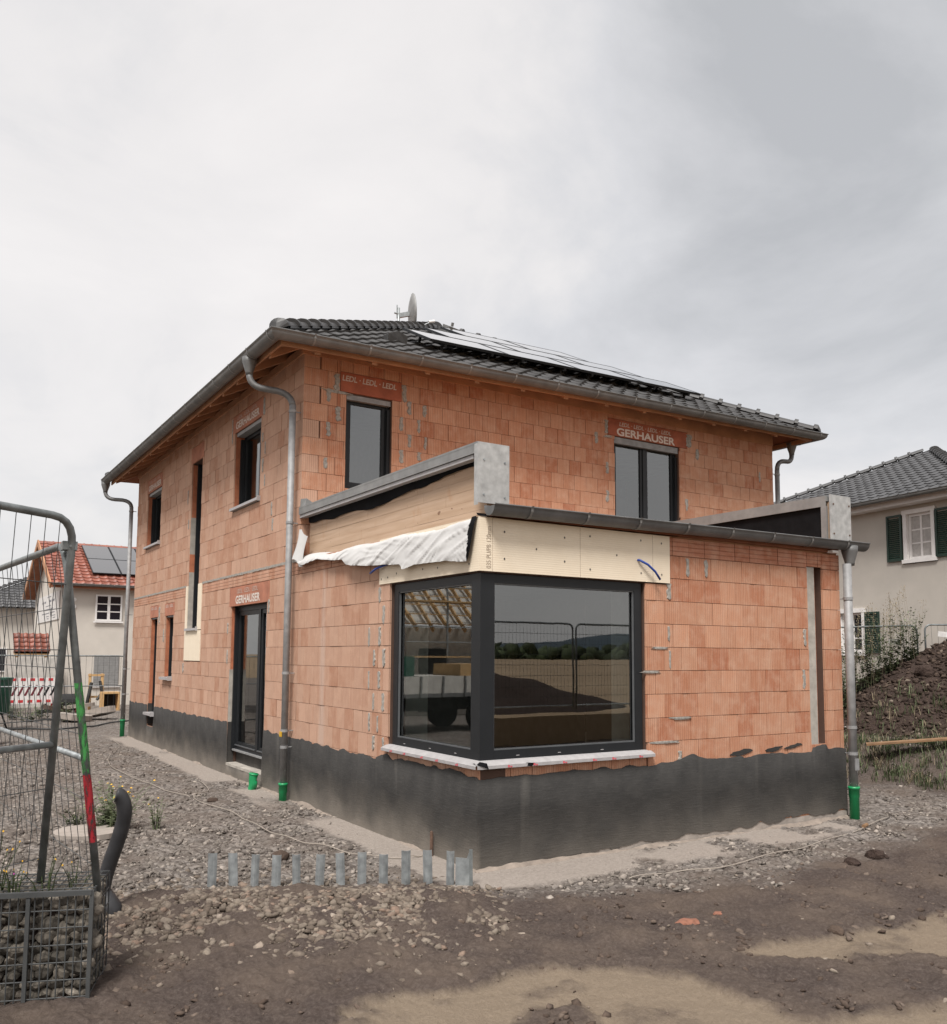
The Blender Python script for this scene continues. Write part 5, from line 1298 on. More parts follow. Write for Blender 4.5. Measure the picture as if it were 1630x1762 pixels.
# ------------------------------------------------------------------ broken concrete slabs behind the house
for k,(x,y,z,w,d,h,rz,ry,lab) in enumerate([(-.35,20.9,.14,1.1,.9,.16,.3,.12,'lowest broken concrete slab of the pile behind the far downpipe'),(.35,21.5,.22,1.0,.8,.18,-.4,-.22,'thick broken concrete slab at the right of the slab pile'),(-.75,21.8,.32,1.0,.8,.12,.7,.2,'dark tilted slab at the top left of the slab pile'),(-.1,21.9,.40,.9,.6,.10,.1,-.1,'thin broken slab lying across the pile')]):
    mb = MB(); k_ = 9; poly = [(w/2*math.cos(6.283*j/k_)*random.uniform(.75,1.1), d/2*math.sin(6.283*j/k_)*random.uniform(.75,1.1)) for j in range(k_)]
    mb.prism(poly,-h/2,h/2); o = mb.build('concrete_slab', M['concrete' if k != 2 else 'clod'], None); o.location = (x,y,z); o.rotation_euler = (ry*.6,ry,rz)
    tag(o, lab, 'concrete slab', 'pile of broken concrete slabs')

# ------------------------------------------------------------------ neighbours
def slope_roof(parent, rv_, faces, mt, deck='black'):
    mb = MB(); mb.add(rv_, faces); return mb.build('roof', M[deck], parent)
# left neighbour: pale house, red tiles, solar panels
lh = empty('neighbour_house', (.22,29.2,0), 'pale house with red tiled roof seen behind the left end of the brick house', 'house')
LX0, LX1, LYa, LYb, LE = 0, 9.5, 0, 8.6, 4.60       # local coordinates
lt = math.tan(R(24)); lr_z = LE+(4.3)*lt
mb = MB(); mb.box(LX0,LX1,LYa,LYb,-.3,LE); mb.add([(0,0,LE),(0,8.6,LE),(0,4.3,lr_z),(LX1,0,LE),(LX1,8.6,LE),(LX1,4.3,lr_z)],[(0,2,1),(3,4,5)]); mb.build('wall', M['render_white'], lh)
mb = MB(); g = .45; ov = .35
A_ = [(-g,-ov,LE-ov*lt+.10),(LX1+g,-ov,LE-ov*lt+.10),(LX1+g,4.3,lr_z+.10),(-g,4.3,lr_z+.10),(-g,8.6+ov,LE-ov*lt+.10),(LX1+g,8.6+ov,LE-ov*lt+.10)]
mb.add(A_+[(x,y,z-.16) for x,y,z in A_],[(0,1,2,3),(3,2,5,4),(9,8,7,6),(10,11,8,9),(0,6,7,1),(4,5,11,10),(0,3,9,6),(3,4,10,9),(1,7,8,2),(2,8,11,5)]); lrf = mb.build('roof', M['soffit'], lh)
c24, s24 = math.cos(R(24)), math.sin(R(24)); Ua = norm((1,0,0)); Va = norm((0,c24,s24)); Na = np.cross(Ua,Va)
def tile_child(parent, O, U, Vv, Nn, wu, hv, inside, mt, limit, umax, vmax, off, amp=.03):
    n0 = len(bpy.data.objects); before = set(bpy.data.objects)
    tile_slope(parent, np.array(O)+np.array(off), U, Vv, Nn, wu, hv, inside, mt, limit, umax, vmax, amp)
    for o in set(bpy.data.objects)-before: o.location = Vector(o.location)-Vector(off)
tile_child(lrf, (-g,-ov,LE-ov*lt+.10), Ua, Va, Na, .30, .36, lambda u,v: 0 < u < LX1+2*g and v < 4.65/c24, M['tile_red'], 170, LX1+2*g, 4.65/c24, (.22,29.2,0), .035)
mb = MB(); mb.box(-g-.02,-g+.02,-ov,4.3,0,0) if False else None
mb = MB(); mb.bar((-g-.02,-ov,LE-ov*lt+.02),(-g-.02,4.3,lr_z+.02),.05,.24); mb.bar((-g-.02,8.6+ov,LE-ov*lt+.02),(-g-.02,4.3,lr_z+.02),.05,.24); mb.build('verge_board', M['wood'], lrf)
gl_ = gutter((-g+.05,-ov-.07,LE-ov*lt+.10),(LX1+g,-ov-.07,LE-ov*lt+.10),(0,-1,0),.07,par_=lh,mt='zinc_cap',brackets=3)
def casement(parent, x0, x1, z0, z1, y, rows, cols=2, frame='white_paint', nb=.06, surround=0, glass='car_glass', axis='y'):
    mb = MB(); mb.box(x0,x1,y-.03,y+.03,z0,z0+nb); mb.box(x0,x1,y-.03,y+.03,z1-nb,z1); mb.box(x0,x0+nb,y-.03,y+.03,z0+nb,z1-nb); mb.box(x1-nb,x1,y-.03,y+.03,z0+nb,z1-nb)
    w = mb.build('window', M[frame], parent)
    for c in range(cols):
        a = x0+nb+(x1-x0-2*nb)*c/cols; b = x0+nb+(x1-x0-2*nb)*(c+1)/cols
        if c: MB().box(a-.05,a+.05,y-.026,y+.026,z0+nb,z1-nb).build('mullion', M[frame], w)
        MB().box(a+.01,b-.01,y-.008,y+.008,z0+nb,z1-nb).build('pane', M[glass], w)
        for r_ in range(1,rows):
            z = z0+nb+(z1-z0-2*nb)*r_/rows; MB().box(a,b,y-.018,y+.012,z-.02,z+.02).build('glazing_bar', M[frame], w)
    return w
cs = casement(lh,1.16,2.12,3.20,4.20,-.03,3); MB().box(1.10,2.18,-.09,-.061,3.13,3.19).build('sill', M['white_paint'], cs)
sh = MB(); sh.box(1.20,2.10,-.02,-.001,.74,1.90); sho = sh.build('roller_shutter', M['shutter_grey'], lh)
for k in range(17): MB().box(1.22,2.08,-.036-.006*(k%2),-.021,.80+k*.064,.80+k*.064+.054).build('slat', M['shutter_grey'], sho)
MB().box(1.14,2.16,-.07,-.0205,.68,.738).build('sill', M['white_paint'], sho)
for z in (3.72,3.98): MB().tube([(.42,-.05,z),(.42,-.0,z)],.07,10).build('wall_vent', M['white_paint'], lh)
# solar panels on the red roof
def lroof(u,v,n): return np.array((-g,-ov,LE-ov*lt+.10))+Ua*u+Va*v+Na*n
for i in range(3):
    for j in range(2):
        u0, v0 = 1.55+i*1.06, 1.0+j*1.72; e = empty('solar_panel', tuple(lroof(u0,v0,0)+np.array((.22,29.2,0))), 'grey solar panel on the red roof, %s column, %s row' % (['left','middle','right'][i],['lower','upper'][j]), 'solar panel', 'solar panels on the red roof')
        mb = MB(); P = lambda u,v,n: tuple(Ua*u+Va*v+Na*n)
        for n0,n1,f,mi in ((.10,.14,0,0),(.135,.142,.03,1)):
            vs = [P(f,f,n0),P(1.04-f,f,n0),P(1.04-f,1.70-f,n0),P(f,1.70-f,n0),P(f,f,n1),P(1.04-f,f,n1),P(1.04-f,1.70-f,n1),P(f,1.70-f,n1)]
            mb = MB().add(vs,[(0,3,2,1),(4,5,6,7),(0,1,5,4),(1,2,6,5),(2,3,7,6),(3,0,4,7)]); mb.build(['panel_frame','glass_face'][mi], M[['frame','solar'][mi]], e)
# banner on the gable
bn = empty('banner', (.20,29.2,0), 'white printed banner hung on the gable of the red-roofed house', 'banner')
MB().box(-.012,.0,.55,7.2,3.25,4.35).build('sheet', M['paper'], bn)
mb = MB()
for z,y0,y1,h in ((4.24,2.9,4.1,.03),(4.06,1.9,2.6,.08),(4.06,2.8,3.4,.08),(4.06,4.5,5.0,.08),(4.06,5.2,5.7,.08),(3.88,2.9,4.5,.025),(3.74,2.2,2.9,.04),(3.74,3.1,4.9,.04),(3.58,1.7,3.1,.035),(3.58,3.3,5.6,.035),(3.45,1.5,2.4,.03),(3.45,3.4,4.2,.03),(3.36,1.5,2.2,.03),(3.36,3.4,4.0,.03)): mb.box(-.016,-.0125,y0,y1,z-h/2,z+h/2)
mb.build('print', M['grey_print'], bn)
# porch canopy beside the gable
po = empty('porch', (-.72,29.4,0), 'small red tiled porch canopy left of the pale house', 'porch')
mb = MB(); mb.add([(-.62,-.5,2.02),(.56,-.5,2.02),(.46,.25,2.68),(-.50,.25,2.68),(-.62,-.5,1.94),(.56,-.5,1.94),(.46,.25,2.60),(-.50,.25,2.60),(-.50,1.,1.94),(.46,1.,1.94)],[(0,1,2,3),(7,6,5,4),(0,4,5,1),(0,3,7,4),(1,5,6,2),(3,2,9,8)]); prf = mb.build('canopy', M['wood'], po)
Vp = norm((0,.75,.66)); Np = np.cross(Ua,Vp)
tile_child(prf, (-.62,-.53,2.02), Ua, Vp, Np, .24, .25, lambda u,v: .0 < u < 1.2 and v < 1.0, M['tile_red'], 60, 1.2, 1.0, (-.72,29.4,0), .04)
mb = MB(); mb.bar((-.6,-.45,1.94),(.54,-.45,1.94),.1,.14); mb.build('beam', M['pine'], po)
mb = MB(); mb.bar((-.5,-.4,-.1),(-.5,-.4,1.9),.1); mb.build('post', M['pine'], po)
mb = MB(); mb.bar((.45,-.4,-.1),(.45,-.4,1.9),.1); mb.build('post', M['pine'], po)
gw = tag(MB().box(-1.6,.15,28.75,28.95,-.2,1.80).build('garden_wall', M['cabinet'], None), 'pale grey garden wall under the porch canopy', 'wall')
# far-left dark-roofed house
dh = empty('neighbour_house', (-2.4,43,0), 'white house with dark hip roof at the far left behind the fence', 'house')
MB().box(0,11,0,9,-.3,4.25).build('wall', M['render_white'], dh)
t_ = math.tan(R(25)); e_ = .5; q_ = 4.5+e_
mb = MB(); mb.add([(-e_,-e_,4.2),(11+e_,-e_,4.2),(11+e_,9+e_,4.2),(-e_,9+e_,4.2),(-e_+q_,4.5,4.2+q_*t_),(11+e_-q_,4.5,4.2+q_*t_)],[(0,1,5,4),(1,2,5),(2,3,4,5),(3,0,4),(3,2,1,0)]); drf = mb.build('roof', M['tile_grey'], dh)
Vd = norm((0,math.cos(R(25)),math.sin(R(25)))); Nd = np.cross(Ua,Vd)
tile_child(drf, (-e_,-e_,4.22), Ua, Vd, Nd, .32, .36, lambda u,v: v*.906 < u and u < 12-v*.906 and v < q_/.906, M['tile_grey'], 120, 12, q_/.906, (-2.4,43,0), .035)
hip_caps(Vector((-e_,-e_,4.27)), Vector((-e_+q_,4.5,4.27+q_*t_)), .4, .13, drf, M['tile_grey'])
casement(dh,1.0,2.0,1.0,2.2,-.03,1)
# right neighbour: beige house, grey tiles, green shutters
RD = norm((.15106,.98852,0)); RN = norm((.98852,-.15106,0))
rh = empty('neighbour_house', (18.4957,6.7204,0), 'beige rendered house with dark green shutters and grey tiled roof at the right', 'house')
rh.rotation_euler = (0,0,math.atan2(RD[1],RD[0])-math.pi/2)   # local y = along the facade (away), local x = into the house
sm_ = 3.4; hf = 5.0; RE = 6.36
mb = MB(); ops_ = [(-.62,.47,4.56,6.02),(1.78,2.9,2.1,3.4)]
for a,b,c,d in rects_minus(sm_-hf, sm_+hf, .2, RE, ops_): mb.box(0,.3,a,b,c,d)
mb.box(.3,2*hf,sm_-hf,sm_+hf,.2,RE); mb.build('wall', M['render_grey'], rh)
rt = math.tan(R(24.7)); ro = .55; hh_ = hf+ro
rc_ = [(-ro,sm_-hh_,RE),(2*hf+ro,sm_-hh_,RE),(2*hf+ro,sm_+hh_,RE),(-ro,sm_+hh_,RE),(hf,sm_,RE+hh_*rt)]
mb = MB(); mb.add(rc_,[(3,0,4),(0,1,4),(1,2,4),(2,3,4),(0,3,2,1)]); rrf = mb.build('roof', M['tile_grey'], rh)
c_, s_ = math.cos(R(24.7)), math.sin(R(24.7))
def rtile(O,U,V_,lim):
    N_ = np.cross(U,V_); vs_, fs_ = tile_geo(.32,.36,amp=.03); B = np.stack([U,V_,N_]); me0 = None; rv2 = []; rf2 = []
    spots = [(i*.32,j*.36) for j in range(int(hh_/c_/.36)+1) for i in range(int(2*hh_/.32)+1) if (j+.5)*.36*c_ < (i+.5)*.32+.05 and (i+.5)*.32-.05 < 2*hh_-(j+.5)*.36*c_]
    mw = Matrix.Translation(rh.location) @ rh.rotation_euler.to_matrix().to_4x4()
    spots.sort(key=lambda q: (mw @ Vector(O+q[0]*U+q[1]*V_)-Vector(CAM)).length+ (0 if True else 0))
    w = vs_@B
    for k,(u,v) in enumerate(spots):
        p = np.array(O)+u*U+v*V_
        if k < lim:
            if me0 is None: me0 = bpy.data.meshes.new('tile'); me0.from_pydata([tuple(x) for x in w],[],fs_); me0.materials.append(M['tile_grey']); me0.update()
            link('tile', me0, rrf, tuple(p))
        else:
            b = sum(len(x) for x in rv2); rv2.append(w+p); rf2 += [tuple(b+i for i in f) for f in fs_]
    if rv2:
        me = bpy.data.meshes.new('tile'); me.from_pydata([tuple(x) for x in np.concatenate(rv2)],[],rf2); me.materials.append(M['tile_grey']); me.update(); tag(link('tile',me,rrf),kind='stuff')
rtile(np.array((-ro,sm_+hh_,RE+.02)), np.array((0,-1.,0)), norm((c_,0,s_)), 300)
rtile(np.array((-ro,sm_-hh_,RE+.02)), np.array((1.,0,0)), norm((0,c_,s_)), 0)
up_ = Vector((0,0,.07)); hip_caps(Vector(rc_[3])+up_, Vector(rc_[4])+up_, .42, .13, rrf, M['tile_grey']); hip_caps(Vector(rc_[0])+up_, Vector(rc_[4])+up_, .42, .13, rrf, M['tile_grey'])
mb = MB(); mb.box(-.40,-.02,sm_-hf-.4,sm_+hf+.4,RE-.20,RE-.03); mb.build('eaves_box', M['white_paint'], rh)
gutter((-ro-.07,sm_+hh_,RE),(-ro-.07,sm_-hh_,RE),(-1,0,0),.085,par_=rh,mt='zinc',brackets=2.5)
def rwin(a,b,z0,z1,rows,cols,blind):
    """window in the facade: a..b along local y"""
    mb = MB(); f = .07; x0,x1 = .06,.14
    mb.box(x0,x1,a,b,z0,z0+f); mb.box(x0,x1,a,b,z1-f,z1); mb.box(x0,x1,a,a+f,z0+f,z1-f); mb.box(x0,x1,b-f,b,z0+f,z1-f); w = mb.build('window', M['white_paint'], rh)
    mb = MB(); t = .11
    mb.box(-.035,.055,a-t,a,z0,z1); mb.box(-.035,.055,b,b+t,z0,z1); mb.box(-.04,.055,a-t-.03,b+t+.03,z1,z1+.12); mb.box(-.06,.055,a-t-.05,b+t+.05,z0-.10,z0); mb.build('surround', M['white_paint'], w)
    for c in range(cols):
        y0 = a+f+(b-a-2*f)*c/cols; y1 = a+f+(b-a-2*f)*(c+1)/cols
        MB().box(.095,.105,y0,y1,z0+f,z1-f).build('pane', M['curtain' if blind else 'car_glass'], w)
        if c: MB().box(.075,.125,y0-.03,y0+.03,z0+f,z1-f).build('mullion', M['white_paint'], w)
        for r_ in range(1,rows):
            z = z0+f+(z1-z0-2*f)*r_/rows; MB().box(.085,.115,y0,y1,z-.02,z+.02).build('glazing_bar', M['white_paint'], w)
rwin(-.46,.31,4.68,5.93,3,2,True); rwin(1.95,2.75,2.15,3.30,3,2,False)
def shutter(a,b,z0,z1):
    mb = MB(); f = .06; x0,x1 = -.055,-.012
    mb.box(x0,x1,a,b,z0,z0+f); mb.box(x0,x1,a,b,z1-f,z1); mb.box(x0,x1,a,a+f,z0+f,z1-f); mb.box(x0,x1,b-f,b,z0+f,z1-f); s_ = mb.build('shutter', M['shutter_green'], rh)
    mb = MB(); n = int((z1-z0-2*f)/.055)
    for k in range(n):
        z = z0+f+k*.055; mb.add([(-.045,a+f,z),(-.045,b-f,z),(-.015,b-f,z+.05),(-.015,a+f,z+.05),(-.045,a+f,z+.012),(-.045,b-f,z+.012)],[(0,1,5,4),(4,5,2,3)])
    mb.build('louvre', M['shutter_green'], s_)
shutter(.46,.96,4.66,5.96); shutter(-1.10,-.60,4.66,5.96); shutter(1.32,1.82,2.13,3.30)

# ------------------------------------------------------------------ earth mound, bank, planks, weeds on the right
def mound_h(x, y):
    d = np.sqrt((x-MC[0])**2+((y-MC[1])*.95)**2)
    h = .40+np.maximum(0, 2.75-.57*np.sqrt(d*d+.25))+.16*fbm(x,y,5,.9)+.06*fbm(x+3,y,3,4)
    e = smooth(9.3,10.5,x+.3*fbm(x,y,3,.7))
    return h*e+(1-e)*(-.4)
gx_, gy_ = np.meshgrid(np.linspace(8.6,21,190), np.linspace(-3.5,9.5,190))
def grid_mesh(name, X, Y, Z, mt):
    n,mc = X.shape; v = np.stack([X,Y,Z],-1).reshape(-1,3); i = np.arange(n-1)[:,None]*mc+np.arange(mc-1)[None]
    return np_mesh(name, v, np.stack([i,i+1,i+mc+1,i+mc],-1).reshape(-1,4), mt, None, True)
lumpy = mound_h(gx_,gy_)+.05*np.abs(fbm(gx_,gy_,4,3.1))
mo = link('dirt_mound', grid_mesh('dirt_mound', gx_, gy_, lumpy, M['soil'])); tag(mo, kind='structure')
n = 30000; x = rng.uniform(9.6,17.5,n); y = rng.uniform(-2.5,7.5,n); keep = mound_h(x,y) > .35; x,y = x[keep],y[keep]
s = .008+.062*rng.random(len(x))**4; scatter('mound_clods', M['clod_dark'], np.stack([x,y,mound_h(x,y)+s*.15+.012],-1), s, .7, jag=.45)
bpy.data.objects['mound_clods']['label'] = 'dark clods and stones on the slope of the earth mound'; bpy.data.objects['mound_clods']['category'] = 'clods'
for k,(x,y,r,lab) in enumerate([(13.3,3.55,.30,'big dark clod at the crest of the earth mound'),(14.1,2.9,.34,'broad dark clod near the top of the earth mound'),(11.0,4.0,.22,'dark clod low on the left shoulder of the mound')]):
    o = lump('earth_clod', x, y, r*.62, 'soil', lab, 'clod', .75, 3); o.location.z = float(mound_h(np.array([x]),np.array([y]))[0])+r*.25
def tuft(mb, x, y, z, h, n, mi, spread=.10, w=.006):
    for i in range(n):
        a = random.random()*6.28; l = h*random.uniform(.5,1.1); d = Vector((math.cos(a),math.sin(a),0)); s_ = Vector((-d.y,d.x,0))*w
        b = Vector((x+random.uniform(-spread,spread),y+random.uniform(-spread,spread),z)); c = b+d*l*.25+Vector((0,0,l*.7)); t = b+d*l*random.uniform(.4,.9)+Vector((0,0,l*random.uniform(.5,1)))
        mb.add([b-s_,b+s_,c+s_*.7,c-s_*.7,t],[(0,1,2,3),(3,2,4)],mi)
mb = MB()
for i in range(1150):
    y = random.uniform(-3,6.5); t = random.random(); x = 8.30+1.5*t+.35*math.sin(y*.8)
    z = gz(x,y); tuft(mb,x,y,z-.02,random.uniform(.07,.30),random.randint(5,12),random.choice([0,1,1,2]),.10)
for i in range(420):
    y = random.uniform(-2,6); x = random.uniform(9.8,12.5); z = float(mound_h(np.array([x]),np.array([y]))[0])
    if z > 1.5 or z < .2: continue
    tuft(mb,x,y,z-.02,random.uniform(.10,.40),random.randint(3,8),random.choice([0,1,1,2]),.12)
tag(mb.build('bank_grass', [M['straw'],M['leaf_dark'],M['leaf']], None), 'grass and dry stalks covering the earth bank', 'grass', kind='stuff')
tall = [(11.9,5.2,1.55),(12.4,5.3,1.75),(12.9,5.0,1.65),(13.2,4.75,1.5),(13.75,4.65,1.5),(11.4,5.4,1.35),(12.1,4.8,1.2),(11.6,4.7,1.0),(14.3,4.55,1.35)]
labs = ['leafy weed behind the mound below the tall fence wire, second from the downpipe','tall weed in the middle of the clump behind the mound','tallest spiky weed of the clump left of the fence joint','spiky weed right of the tallest one behind the mound','weed standing by the mound slope, just left of the fence posts','leafy weed nearest to the downpipe behind the mound','low bushy weed in front of the clump behind the mound','low weed at the foot of the mound beside the downpipe','sparse dry weed close to the joint of the far fence panels']
for (x,y,h),lab in zip(tall,labs):
    z = max(.45,float(mound_h(np.array([x]),np.array([y]))[0])); plant('weed', (x,y,z-.05), lab, 'weed', 16, h*.9, .34, .11, 80, ('leaf','straw'), 0, 'weeds behind the earth mound')
mb = MB()
for i in range(110):
    x = random.uniform(11.2,14.5); y = 5.1-(x-12)*.25+random.uniform(-.35,.5); z = max(.4,float(mound_h(np.array([x]),np.array([y]))[0])); h = random.uniform(.7,1.75)
    p = Vector((x,y,z)); q = p+Vector((random.uniform(-.15,.15),random.uniform(-.15,.15),h)); mb.tube([p,p.lerp(q,.5),q],.0022,3,0,False)
    for k in range(14): 
        w = random.random()*6.28; r_ = .10*random.random(); c = q+Vector((r_*math.cos(w),r_*math.sin(w),random.uniform(-.32,.05))); mb.add([c,c+Vector((.014,.008,.028)),c+Vector((-.012,.01,.03))],[(0,1,2)],0)
tag(mb.build('dry_stalks', M['straw'], None), 'dry seed stalks rising among the weeds behind the mound', 'stalks', kind='stuff')
for k,(a,b,w,lab) in enumerate([((8.95,2.05,.56),(10.2,.35,.80),.26,'long orange formwork plank lying along the top of the bank')]):
    tag(MB().bar(a,b,w,.03).build('plank', M['plank_orange'], None), lab, 'plank')
rl = 'far site fence panels on the right'
fence_panel((14.72,4.57,2.72),(-.85,.53,-.03),(.03,0,-1),3.2,2.0,.95,'far mesh fence panel left of the joint, behind the weeds',rl,wire=.15,tube=.02,rows=[.30,.62],wr=.0032)
fence_panel((14.87,4.47,2.74),(.85,-.53,0),(.03,0,-1),3.2,2.0,.95,'far mesh fence panel right of the joint, above the mound',rl,wire=.15,tube=.02,rows=[.30,.62],wr=.0032)
for x,y,z,lab in ((14.25,4.84,2.35,'pale sign sheet tied to the far fence left of the joint'),(15.2,4.24,2.52,'pale sign sheet tied to the far fence right of the joint')):
    o = MB().box(-.14,.14,-.006,.006,-.06,.06).build('sign_sheet', M['paper'], None); o.location = (x-.04,y-.05,z); o.rotation_euler = (0,.1,math.atan2(-.53,.85)); tag(o,lab,'sign')

# ------------------------------------------------------------------ things behind the fence at the left
ll = 'far site fence panels on the left'
fence_panel((.36,17.75,1.90),(-1,.09,0),(0,0,-1),3.4,1.85,.42,'far mesh fence panel beside the far downpipe',ll,wire=.14,tube=.018,rows=[.42,.8],wr=.003)
fence_panel((-3.08,18.06,1.90),(-1,.09,0),(0,0,-1),3.4,1.85,.42,'far mesh fence panel at the left edge of the photo',ll,wire=.14,tube=.018,rows=[.42,.8],wr=.003)
# hazard barrier
ba = empty('road_barrier', (-1.15,25.2,0), 'red and white striped road barrier board behind the left fence', 'barrier')
MB().box(-.95,.75,-.02,.02,.32,1.16).build('board', M['barrier_white'], ba)
for k in range(9):
    x0_ = -.92+k*.19; MB().add([(x0_,-.023,.58),(x0_+.07,-.023,.58),(x0_+.22,-.023,.92),(x0_+.15,-.023,.92)],[(0,1,2,3)]).build('stripe', M['barrier_dark' if k < 7 else 'frame'], ba)
for k in range(6):
    for z in (.36,1.06): MB().box(-.80+k*.27+(.0 if z > 1 else -.05),-.66+k*.27+(.0 if z > 1 else -.05),-.026,-.0205,z,z+.085).build('reflector', M['barrier_red'], ba)
for x in (-.7,.5): MB().box(x-.25,x+.25,-.12,.12,-.02,.12).box(x-.03,x+.03,-.03,.019,.121,.32).build('foot', M['rubber'], ba)
cn = empty('traffic_cone', (-.30,25.6,0), 'red and white traffic cone right of the striped barrier', 'traffic cone')
MB().tube([(0,0,.04),(0,0,.45),(0,0,.9)],[.19,.115,.035],14).build('cone', M['barrier_red'], cn, True); MB().tube([(0,0,.5),(0,0,.68)],[.107,.078],14,caps=False).build('band', M['barrier_white'], cn, True); MB().box(-.23,.23,-.23,.23,0,.04).build('foot', M['rubber'], cn)
dr = empty('cable_drum', (-.05,25.0,0), 'dark cable drum with a red flange beside the traffic cone', 'cable drum')
MB().tube([(-.26,0,.36),(.26,0,.36)],.27,16).build('winding', M['rubber'], dr); 
for x in (-.30,.26): MB().tube([(x,0,.36),(x+.04,0,.36)],.36,18).build('flange', M['car_red'], dr)
# green bin on legs, cabinet
bi = empty('site_bin', (-2.62,18.9,0), 'dark green round site bin on splayed legs at the left edge', 'bin')
MB().tube([(0,0,.42),(0,0,.46),(0,0,1.28),(0,0,1.30)],[.30,.38,.42,.42],18).build('drum', M['bin_green'], bi, True); MB().tube([(0,0,1.28),(0,0,1.33)],.445,18).build('rim', M['bin_green'], bi)
for a in (.5,1.9,3.4,5.0): MB().tube([(.22*math.cos(a),.22*math.sin(a),.45),(.42*math.cos(a),.42*math.sin(a),-.03)],.022,8).build('leg', M['rubber'], bi)
ca = empty('meter_cabinet', (-3.02,14.6,0), 'pale grey meter cabinet at the left edge, in front of the green bin', 'cabinet')
MB().box(-.30,.13,-.15,.15,-.02,1.12).box(-.33,.16,-.18,.18,1.121,1.16).build('body', M['cabinet'], ca); MB().box(-.27,.10,-.162,-.151,.08,1.06).build('door', M['cabinet'], ca)
# red car partly in view
cr_ = empty('red_car', (-2.75,27.2,0), 'red car with dark windows parked behind the green bin', 'car')
mb = MB(); pr_ = [(-2.1,.35),(1.05,.35),(1.12,.75),(1.05,1.0),(.85,1.08),(.72,1.62),(.55,1.72),(-1.2,1.72),(-1.9,1.1),(-2.1,.9)]
def sideprism(mb,pr,y0,y1,mi=0):
    n = len(pr); mb.add([(x,y0,z) for x,z in pr]+[(x,y1,z) for x,z in pr],[tuple(range(n)),tuple(range(n,2*n))[::-1]]+[((i+1)%n,i,n+i,n+(i+1)%n) for i in range(n)],mi)
sideprism(mb,pr_,-.85,.85); mb.build('body', M['car_red'], cr_)
for x0_,x1_ in ((-1.1,-.35),(-.28,.55)): MB().add([(x0_,-.856,1.1),(x1_+.1,-.856,1.1),(x1_,-.856,1.56),(x0_+.12,-.856,1.56)],[(0,1,2,3)]).build('side_window', M['car_glass'], cr_)
MB().add([(.86,-.7,1.1),(.86,.7,1.1),(.745,.62,1.58),(.745,-.62,1.58)],[(0,1,2,3)]).build('rear_window', M['car_glass'], cr_)
for x in (-1.4,.55):
    for y in (-.80,.80): MB().tube([(x,y-.1,.33),(x,y+.1,.33)],.33,18).build('wheel', M['rubber'], cr_)
for y in (-.6,.6): MB().bar((-1.0,y,1.82),(.5,y,1.82),.05).bar((-.8,y,1.72),(-.8,y,1.82),.05).bar((.4,y,1.72),(.4,y,1.82),.05).build('roof_rail', M['rubber'], cr_)
MB().box(1.05,1.12,-.78,-.5,.78,.95).build('tail_light', M['barrier_red'], cr_)
# wooden sawhorse-like chair with crate
sw = empty('wooden_rack', (1.18,26.3,0), 'yellow wooden rack with a dark hose hung over it behind the far downpipe', 'rack')
for x in (-.30,.10): MB().bar((x,.1,0),(x,.22,1.25),.09).build('post', M['pine'], sw)
for z in (.45,1.20): MB().bar((-.36,.10+z*.08,z),(.16,.10+z*.08,z),.09,.07).build('rail', M['pine'], sw)
mb = MB(); mb.tube([(-.28,.0,.95),(-.36,-.05,.5),(-.42,-.05,.15)],.06,8); mb.tube([(.0,.02,1.0),(.06,-.06,.6),(-.1,-.1,.35)],.05,8); mb.build('hung_hose', M['hose'], sw)
bx_ = empty('wooden_crate', (1.42,25.8,0), 'open wooden crate in front of the yellow rack', 'crate')
for a in ((-.28,.30,-.25,.25,.0,.06),(-.28,.30,-.25,.25,.58,.64),(-.28,-.22,-.25,.25,.061,.579),(.24,.30,-.25,.25,.061,.579)): MB().box(*a).build('plank', M['pine'], bx_)
MB().box(-.21,.23,.18,.22,.062,.578).build('back', M['dark'], bx_)
for k,(x,y,rz_,lab) in enumerate([(-3.4,12.6,.25,'white board lying on the ground behind the fence, the front one'),(-3.5,13.3,.1,'white board lying on the ground behind the fence, the rear one')]):
    o = MB().box(-.8,.55,-.13,.13,.01,.06).build('board', M['cabinet'], None); o.location = (x,y,gz(x,y)+.03); o.rotation_euler = (0,0,rz_); tag(o,lab,'board','boards behind the left fence')
for x,y,h,lab in ((-1.05,22.4,.55,'weed growing in front of the striped barrier'),(-.55,21.2,.6,'weed growing left of the broken slab pile'),(-1.8,22.6,.4,'low weed by the left end of the striped barrier'),(-1.5,21.5,.35,'low weed between the barrier and the slab pile')):
    plant('weed',(x,y,gz(x,y)),lab,'weed',14,h,.3,.12,18,('leaf','straw'),0,'weeds behind the left fence')
tag(MB().tube([(.42,17.2,.98),(.08,15.1,1.0)],.018,6).build('lath', M['pine'], None), 'thin pale lath tied to the far downpipe', 'lath')

# ------------------------------------------------------------------ what the windows mirror: yard, fence and a shell house beside the plot
rd_ = MB().box(-30,40,-60,-9.0,-.3,.62); tag(rd_.build('embankment', M['field'], None), kind='structure')
for x0_,lab in ((1.95,'left one of three'),(5.50,'middle one of three'),(9.06,'right one of three')):
    fence_panel((x0_,-9.6,2.75),(1,0,0),(0,0,-1),3.46,2.05,.95,'mesh fence panel on the field edge mirrored in the corner window, '+lab,'fence panels mirrored in the corner window',wire=.10,tube=.024,rows=[.12,.24,.36,.48,.60,.72,.84],wr=.0035)
shl = empty('shell_house', (-15,19,0), 'unfinished house with bare rafters mirrored in the corner window', 'house')
MB().box(0,8,0,7,-.3,2.9).build('wall', M['plaster'], shl)
for k in range(14): MB().bar((k*.62,-.4,2.8),(k*.62,3.5,5.9),.06,.14).build('rafter', M['pine'], shl)
